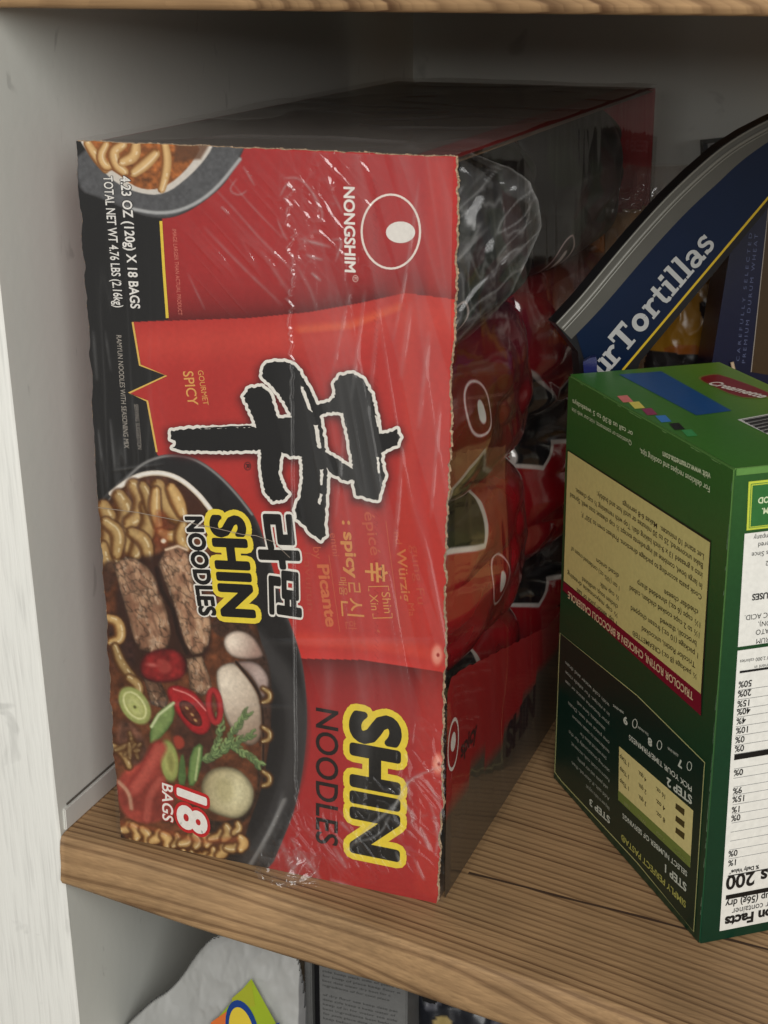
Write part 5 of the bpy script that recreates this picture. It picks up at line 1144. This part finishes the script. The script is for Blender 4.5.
# mustard bag with black print, behind
def cushion(name, face, pts, thick, colf, mat, parent=None, seed=1, step=3.0, wr=.004, haze=None):
    """a soft bag: outline filled with a fine grid, swelling toward the middle, with creases; closed at the back"""
    xs = [p[0] for p in pts]; ys_ = [p[1] for p in pts]; gx_ = np.arange(min(xs), max(xs) + step, step); gy_ = np.arange(min(ys_), max(ys_) + step, step)
    GX, GY = np.meshgrid(gx_, gy_); ins = inside(GX.ravel(), GY.ravel(), pts).reshape(GX.shape); d, _, _ = seg_dist(GX.ravel(), GY.ravel(), pts, True); d = np.where(ins, d.reshape(GX.shape), 0)
    R_ = .5 * min(max(xs) - min(xs), max(ys_) - min(ys_)); hgt = thick * np.sqrt(np.clip(1 - (1 - np.clip(d / R_, 0, 1)) ** 2, 0, 1))
    cr_ = wr * (ridge(GX * .02, GY * .012, 1.6, seed, 4) - .3) * np.clip(d / 6, 0, 1)
    Fw = face.w(GX, GY); V1 = Fw + face.n * (hgt + cr_)[..., None]; V2 = Fw - face.n * (hgt * .4 + .0006)[..., None]
    idx = -np.ones(GX.shape, int); keep = ins; idx[keep] = np.arange(keep.sum()); n = keep.sum()
    q = []
    for i in range(GX.shape[0] - 1):
        for j in range(GX.shape[1] - 1):
            k = (idx[i, j], idx[i + 1, j], idx[i + 1, j + 1], idx[i, j + 1])
            if min(k) >= 0: q.append(k); q.append(tuple(t + n for t in k[::-1]))
    V = np.concatenate([V1[keep], V2[keep]]); cols = np.concatenate([colf(GX[keep], GY[keep])] * 2) if colf else None
    me = mesh_from(name, V, q, cols, True)
    if haze is not None: a = me.attributes.new('Haze', 'FLOAT', 'POINT'); a.data.foreach_set('value', np.full(len(V), haze, np.float32))
    o = link(name, me, mat)
    if parent: put(o, parent)
    return o
YF = Face((.25, .375, 0), (.2, -.98, 0))
def ycol(X, Y):
    c = np.empty(X.shape + (3,)); c[:] = (150, 106, 28)
    blk = inside(X, Y, [(699, 300), (714, 290), (716, 330), (707, 326), (700, 310)]) | (Y > 349 - (X - 660) * -.03) ; c[blk] = (30, 28, 28)
    e = np.hypot((X - 709) / 6, (Y - 297) / 2); c[e < 1] = (200, 190, 170)
    c[(np.hypot((X - 686) / 22, (Y - 347) / 6) < 1) & ~blk] = (150, 84, 26)
    return lin(c)
o = cushion('mustard_bag', YF, smooth([(632, 610), (636, 420), (648, 330), (690, 270), (728, 262), (742, 330), (735, 610)], 2), .012, ycol, M_PLASTIC, seed=5, step=1.3, wr=.002)
tag(o, 'mustard yellow bag with black print between blue tortilla bag and navy carton', 'bag')
# crinkled clear bag with tan contents
CF = Face((.25, .47, 0), (.1, -.995, 0))
clr = cushion('clear_bag', CF, smooth([(512, 560), (520, 300), (545, 215), (590, 172), (655, 158), (720, 170), (760, 240), (745, 560)], 2), .034, None, film_mat('clear_bag_film', .12, 1.0, .35, 1.4, (40, 40, 40)), seed=12, step=3.2, wr=.016, haze=.16)
tag(clr, 'crinkled clear plastic bag holding tan food behind the tortilla bag', 'bag')
o = cushion('tan_loaf', CF, smooth([(548, 560), (552, 330), (575, 240), (615, 205), (680, 205), (715, 300), (715, 560)], 2), .020, lambda X, Y: lin(np.stack([168 + 30 * fbm(X * .05, Y * .05, 3, 5), 128 + 26 * fbm(X * .05, Y * .05, 3, 5), 92 + 10 * X * 0], -1)), M_PLASTIC, seed=14, step=3.2, wr=.006)
tag(o, 'tan food seen dimly inside the crinkled clear bag', 'food')
o = cushion('amber_packet', Face((.25, .425, 0), (.1, -.995, 0)), smooth([(588, 215), (600, 200), (606, 235), (604, 262), (590, 268), (584, 240)], 2), .006, lambda X, Y: np.tile(lin((176, 104, 30)), (X.size, 1)), M_PLASTIC, seed=3, step=1.5, wr=.001)
tag(o, 'small amber packet pressed against the front of the clear bag', 'packet')
# black carton at the very back, its corner peeping over the clear bag
KF = Face((.25, .56, 0), (0.25, -.97, 0)); kb = empty('black_carton', tuple(KF.w(730, 300))); tag(kb, 'black carton corner peeping over the seal strip of the tortilla bag', 'carton')
extrude_outline('body', KF, [(703, 144), (775, 136), (772, 560), (716, 560)], .03, (22, 22, 24), M_CARD, kb)
PK = Print(KF, .0003, .0001); PK.text('E', (709, 155), (715.5, 154), (120, 120, 120), 1, bold=.02); PK.text('DI', (718, 154), (730, 153), (120, 120, 120), 1, bold=.02); PK.build('print', [M_CARD], kb)
# small blue carton corner left of the tortilla bag
BFc = Face(tuple((GF + dl * (GL + .004)).tolist() + [0]), (-.629 * .3 - .0, -.95, 0)); 
o = extrude_outline('blue_pouch', Face((.2235, .178, 0), (.25, -.97, 0)), [(583, 362), (590, 358), (596, 357), (597, 362), (597, 400), (599, 640), (592, 640), (586, 400)], .005, (16, 24, 76), M_PLASTIC); tag(o, 'small dark blue pouch corner between tortilla bag and green carton', 'pouch')

# ================================================================== LOWER COMPARTMENT
LF = Face((0, .045, 0), (0, -1, 0))
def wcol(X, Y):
    c = np.empty(X.shape + (3,)); c[:] = (166, 166, 163); c[X > 300] = (110, 110, 110); d_, _, _ = seg_dist(X, Y, smooth([(212, 935), (196, 953), (182, 975), (168, 990), (155, 997), (138, 1012), (124, 1026), (90, 1070)], 2, False)); c *= (1 - .55 * np.clip(2.4 - d_, 0, 1))[:, None]  # grey line along the edge: shadow against the wall painted into the bag
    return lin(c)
q_ = [(212, 935), (196, 953), (182, 975), (168, 990), (155, 997), (138, 1012), (124, 1026), (90, 1070), (60, 1150), (80, 1500), (300, 1540), (311, 1300), (308, 1100), (306, 960), (270, 925)]
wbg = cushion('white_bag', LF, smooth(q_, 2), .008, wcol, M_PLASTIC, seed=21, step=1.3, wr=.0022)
tag(wbg, 'white plastic bag with green and blue logo under the shelf', 'bag')
LGF = Face((0, .0335, 0), (0, -1, 0)); PW = Print(LGF, 0.0, .0002)
gl2 = lambda a, b: (120 + .2604 * a, 920 + .2604 * b)
PW.poly([gl2(505, 225), gl2(640, 470), gl2(560, 560), gl2(330, 560), gl2(355, 400)], (150, 170, 40), 1)
PW.poly([gl2(505, 235), gl2(430, 300), gl2(440, 340), gl2(520, 330)], (158, 164, 44), 2)
PW.poly([gl2(350, 392), gl2(410, 350), gl2(430, 560), gl2(320, 560)], (214, 110, 50), 2)
PW.disc(*gl2(472, 430), 16, 33, (22, 60, 130), 3, 30, -12); PW.disc(*gl2(470, 430), 12, 26, (216, 190, 60), 4, 30, -12)
PW.poly([gl2(520, 480), gl2(590, 400), gl2(615, 390), gl2(600, 480), gl2(570, 560), gl2(500, 560)], (22, 60, 130), 4)
PW.build('logo', [M_PLASTIC], wbg).matrix_parent_inverse = Matrix.Identity(4)
# grey folder edge, grey printed carton, and black strips in place of shaded gaps
def low_box(name, x0, x1, y, depth, ztop, col, mat=M_CARD, zb=-.3598):
    me = box_mesh(name, x0, y, zb, x1, y + depth, ztop, .0008); a = me.color_attributes.new('Col', 'FLOAT_COLOR', 'POINT'); a.data.foreach_set('color', np.tile([*lin(col), 1], len(me.vertices)).astype(np.float32).ravel())
    return link(name, me, mat)
xg = lambda px, py, y: Face((0, y, 0), (0, -1, 0)).w(px, py)
A1 = xg(303, 975, .06)[0]; A2 = xg(310, 975, .06)[0]; A3 = xg(319, 985, .05)[0]; A4 = xg(407, 1010, .05)[0]
o = low_box('grey_folder', A1, A2, .062, .2, -.06, (120, 120, 118)); tag(o, 'thin grey folder standing upright between white bag and grey carton', 'folder')
o = low_box('black_gap_strip', A2 + .001, A3 - .0015, .064, .2, -.062, (24, 24, 26)); tag(o, 'thin black strip put in for the shaded gap beside the grey printed carton', 'folder')  # solid strip in place of the shade between bag and carton
GC = empty('grey_carton', ((A3 + A4) / 2, .1, -.3598)); tag(GC, 'grey carton covered in fine print below the shelf', 'carton')
o = low_box('body', A3, A4, .05, .18, -.058, (104, 104, 103)); put(o, GC)
FG2 = Face((0, .0498, 0), (0, -1, 0)); PG = Print(FG2, 0, .0001); r = random.Random(5)
wds = 'ingredients water flour sugar salt keep in a cool dry place best before see side of pack for date'.split()
for k in range(26):
    ln = ' '.join(r.choice(wds) for _ in range(12)); b_ = -.0605 - k * .0034
    if k in (7, 15, 22): continue
    V_, _ = glyphs(ln, 0, 1.0); PG.textm(ln[:30], (A3 + .0025, b_), .0015, (64, 64, 64), 1, (1, 0), 0, width=(A4 - A3) - .006 - .012 * r.random())
put(PG.build('fine_print', [M_CARD], GC), GC)
o = low_box('dark_gap_strip', A4 + .0025, A4 + .012, .07, .15, -.07, (16, 16, 18)); tag(o, 'narrow black strip put in for the dark gap right of the grey printed carton', 'box')  # black solid standing in for an empty shaded gap
DF = Face((0, .075, 0), (0, -1, 0))
def dcol(X, Y):
    c = np.empty(X.shape + (3,)); c[:] = (26, 28, 34); c[np.hypot((X - 447) / 9, (Y - 1016) / 7) < 1] = (160, 140, 90); c[fbm(X * .06, Y * .06, 2, 4) > .62] = (70, 70, 78)
    return lin(c)
o = cushion('dark_bag', DF, [(418, 990), (520, 1010), (560, 1060), (560, 1420), (430, 1420)], .01, dcol, M_PLASTIC, seed=31, step=3, wr=.004); tag(o, 'dark shiny bag with small gold patch under the shelf at right', 'bag')

# ================================================================== LIGHT
def area(name, loc, target, size, power, col=(1, 1, 1), sy=None):
    l = bpy.data.lights.new(name, 'AREA'); l.energy = power; l.size = size; l.color = col
    if sy: l.shape = 'RECTANGLE'; l.size_y = sy
    o = bpy.data.objects.new(name, l); COL.objects.link(o); o.location = loc
    o.rotation_euler = (Vector(target) - Vector(loc)).to_track_quat('-Z', 'Y').to_euler(); return o
area('window_light', (0.95, -1.95, 1.20), (0.1, 0.1, 0.15), 2.0, 58, (1.0, 0.995, 0.97), 1.25)
area('low_fill', (0.45, -1.7, -0.45), (0.1, 0.0, -0.1), 0.9, 2.5, (1.0, 0.97, 0.93))  # added fill that brightens the space under the shelf, no real lamp
w = bpy.data.worlds.new('World'); scene.world = w; w.use_nodes = True
w.node_tree.nodes['Background'].inputs[0].default_value = (1.0, 0.99, 0.96, 1); w.node_tree.nodes['Background'].inputs[1].default_value = 0.165
scene.view_settings.view_transform = 'Standard'; scene.view_settings.look = 'None'; scene.view_settings.exposure = 0.0; scene.view_settings.gamma = 1.0
scene.cycles.max_bounces = 10; scene.cycles.transparent_max_bounces = 24; scene.cycles.glossy_bounces = 5; scene.cycles.diffuse_bounces = 5
scene.cycles.sample_clamp_indirect = 6.0; scene.cycles.use_denoising = True
scene.cycles.caustics_reflective = False; scene.cycles.caustics_refractive = False
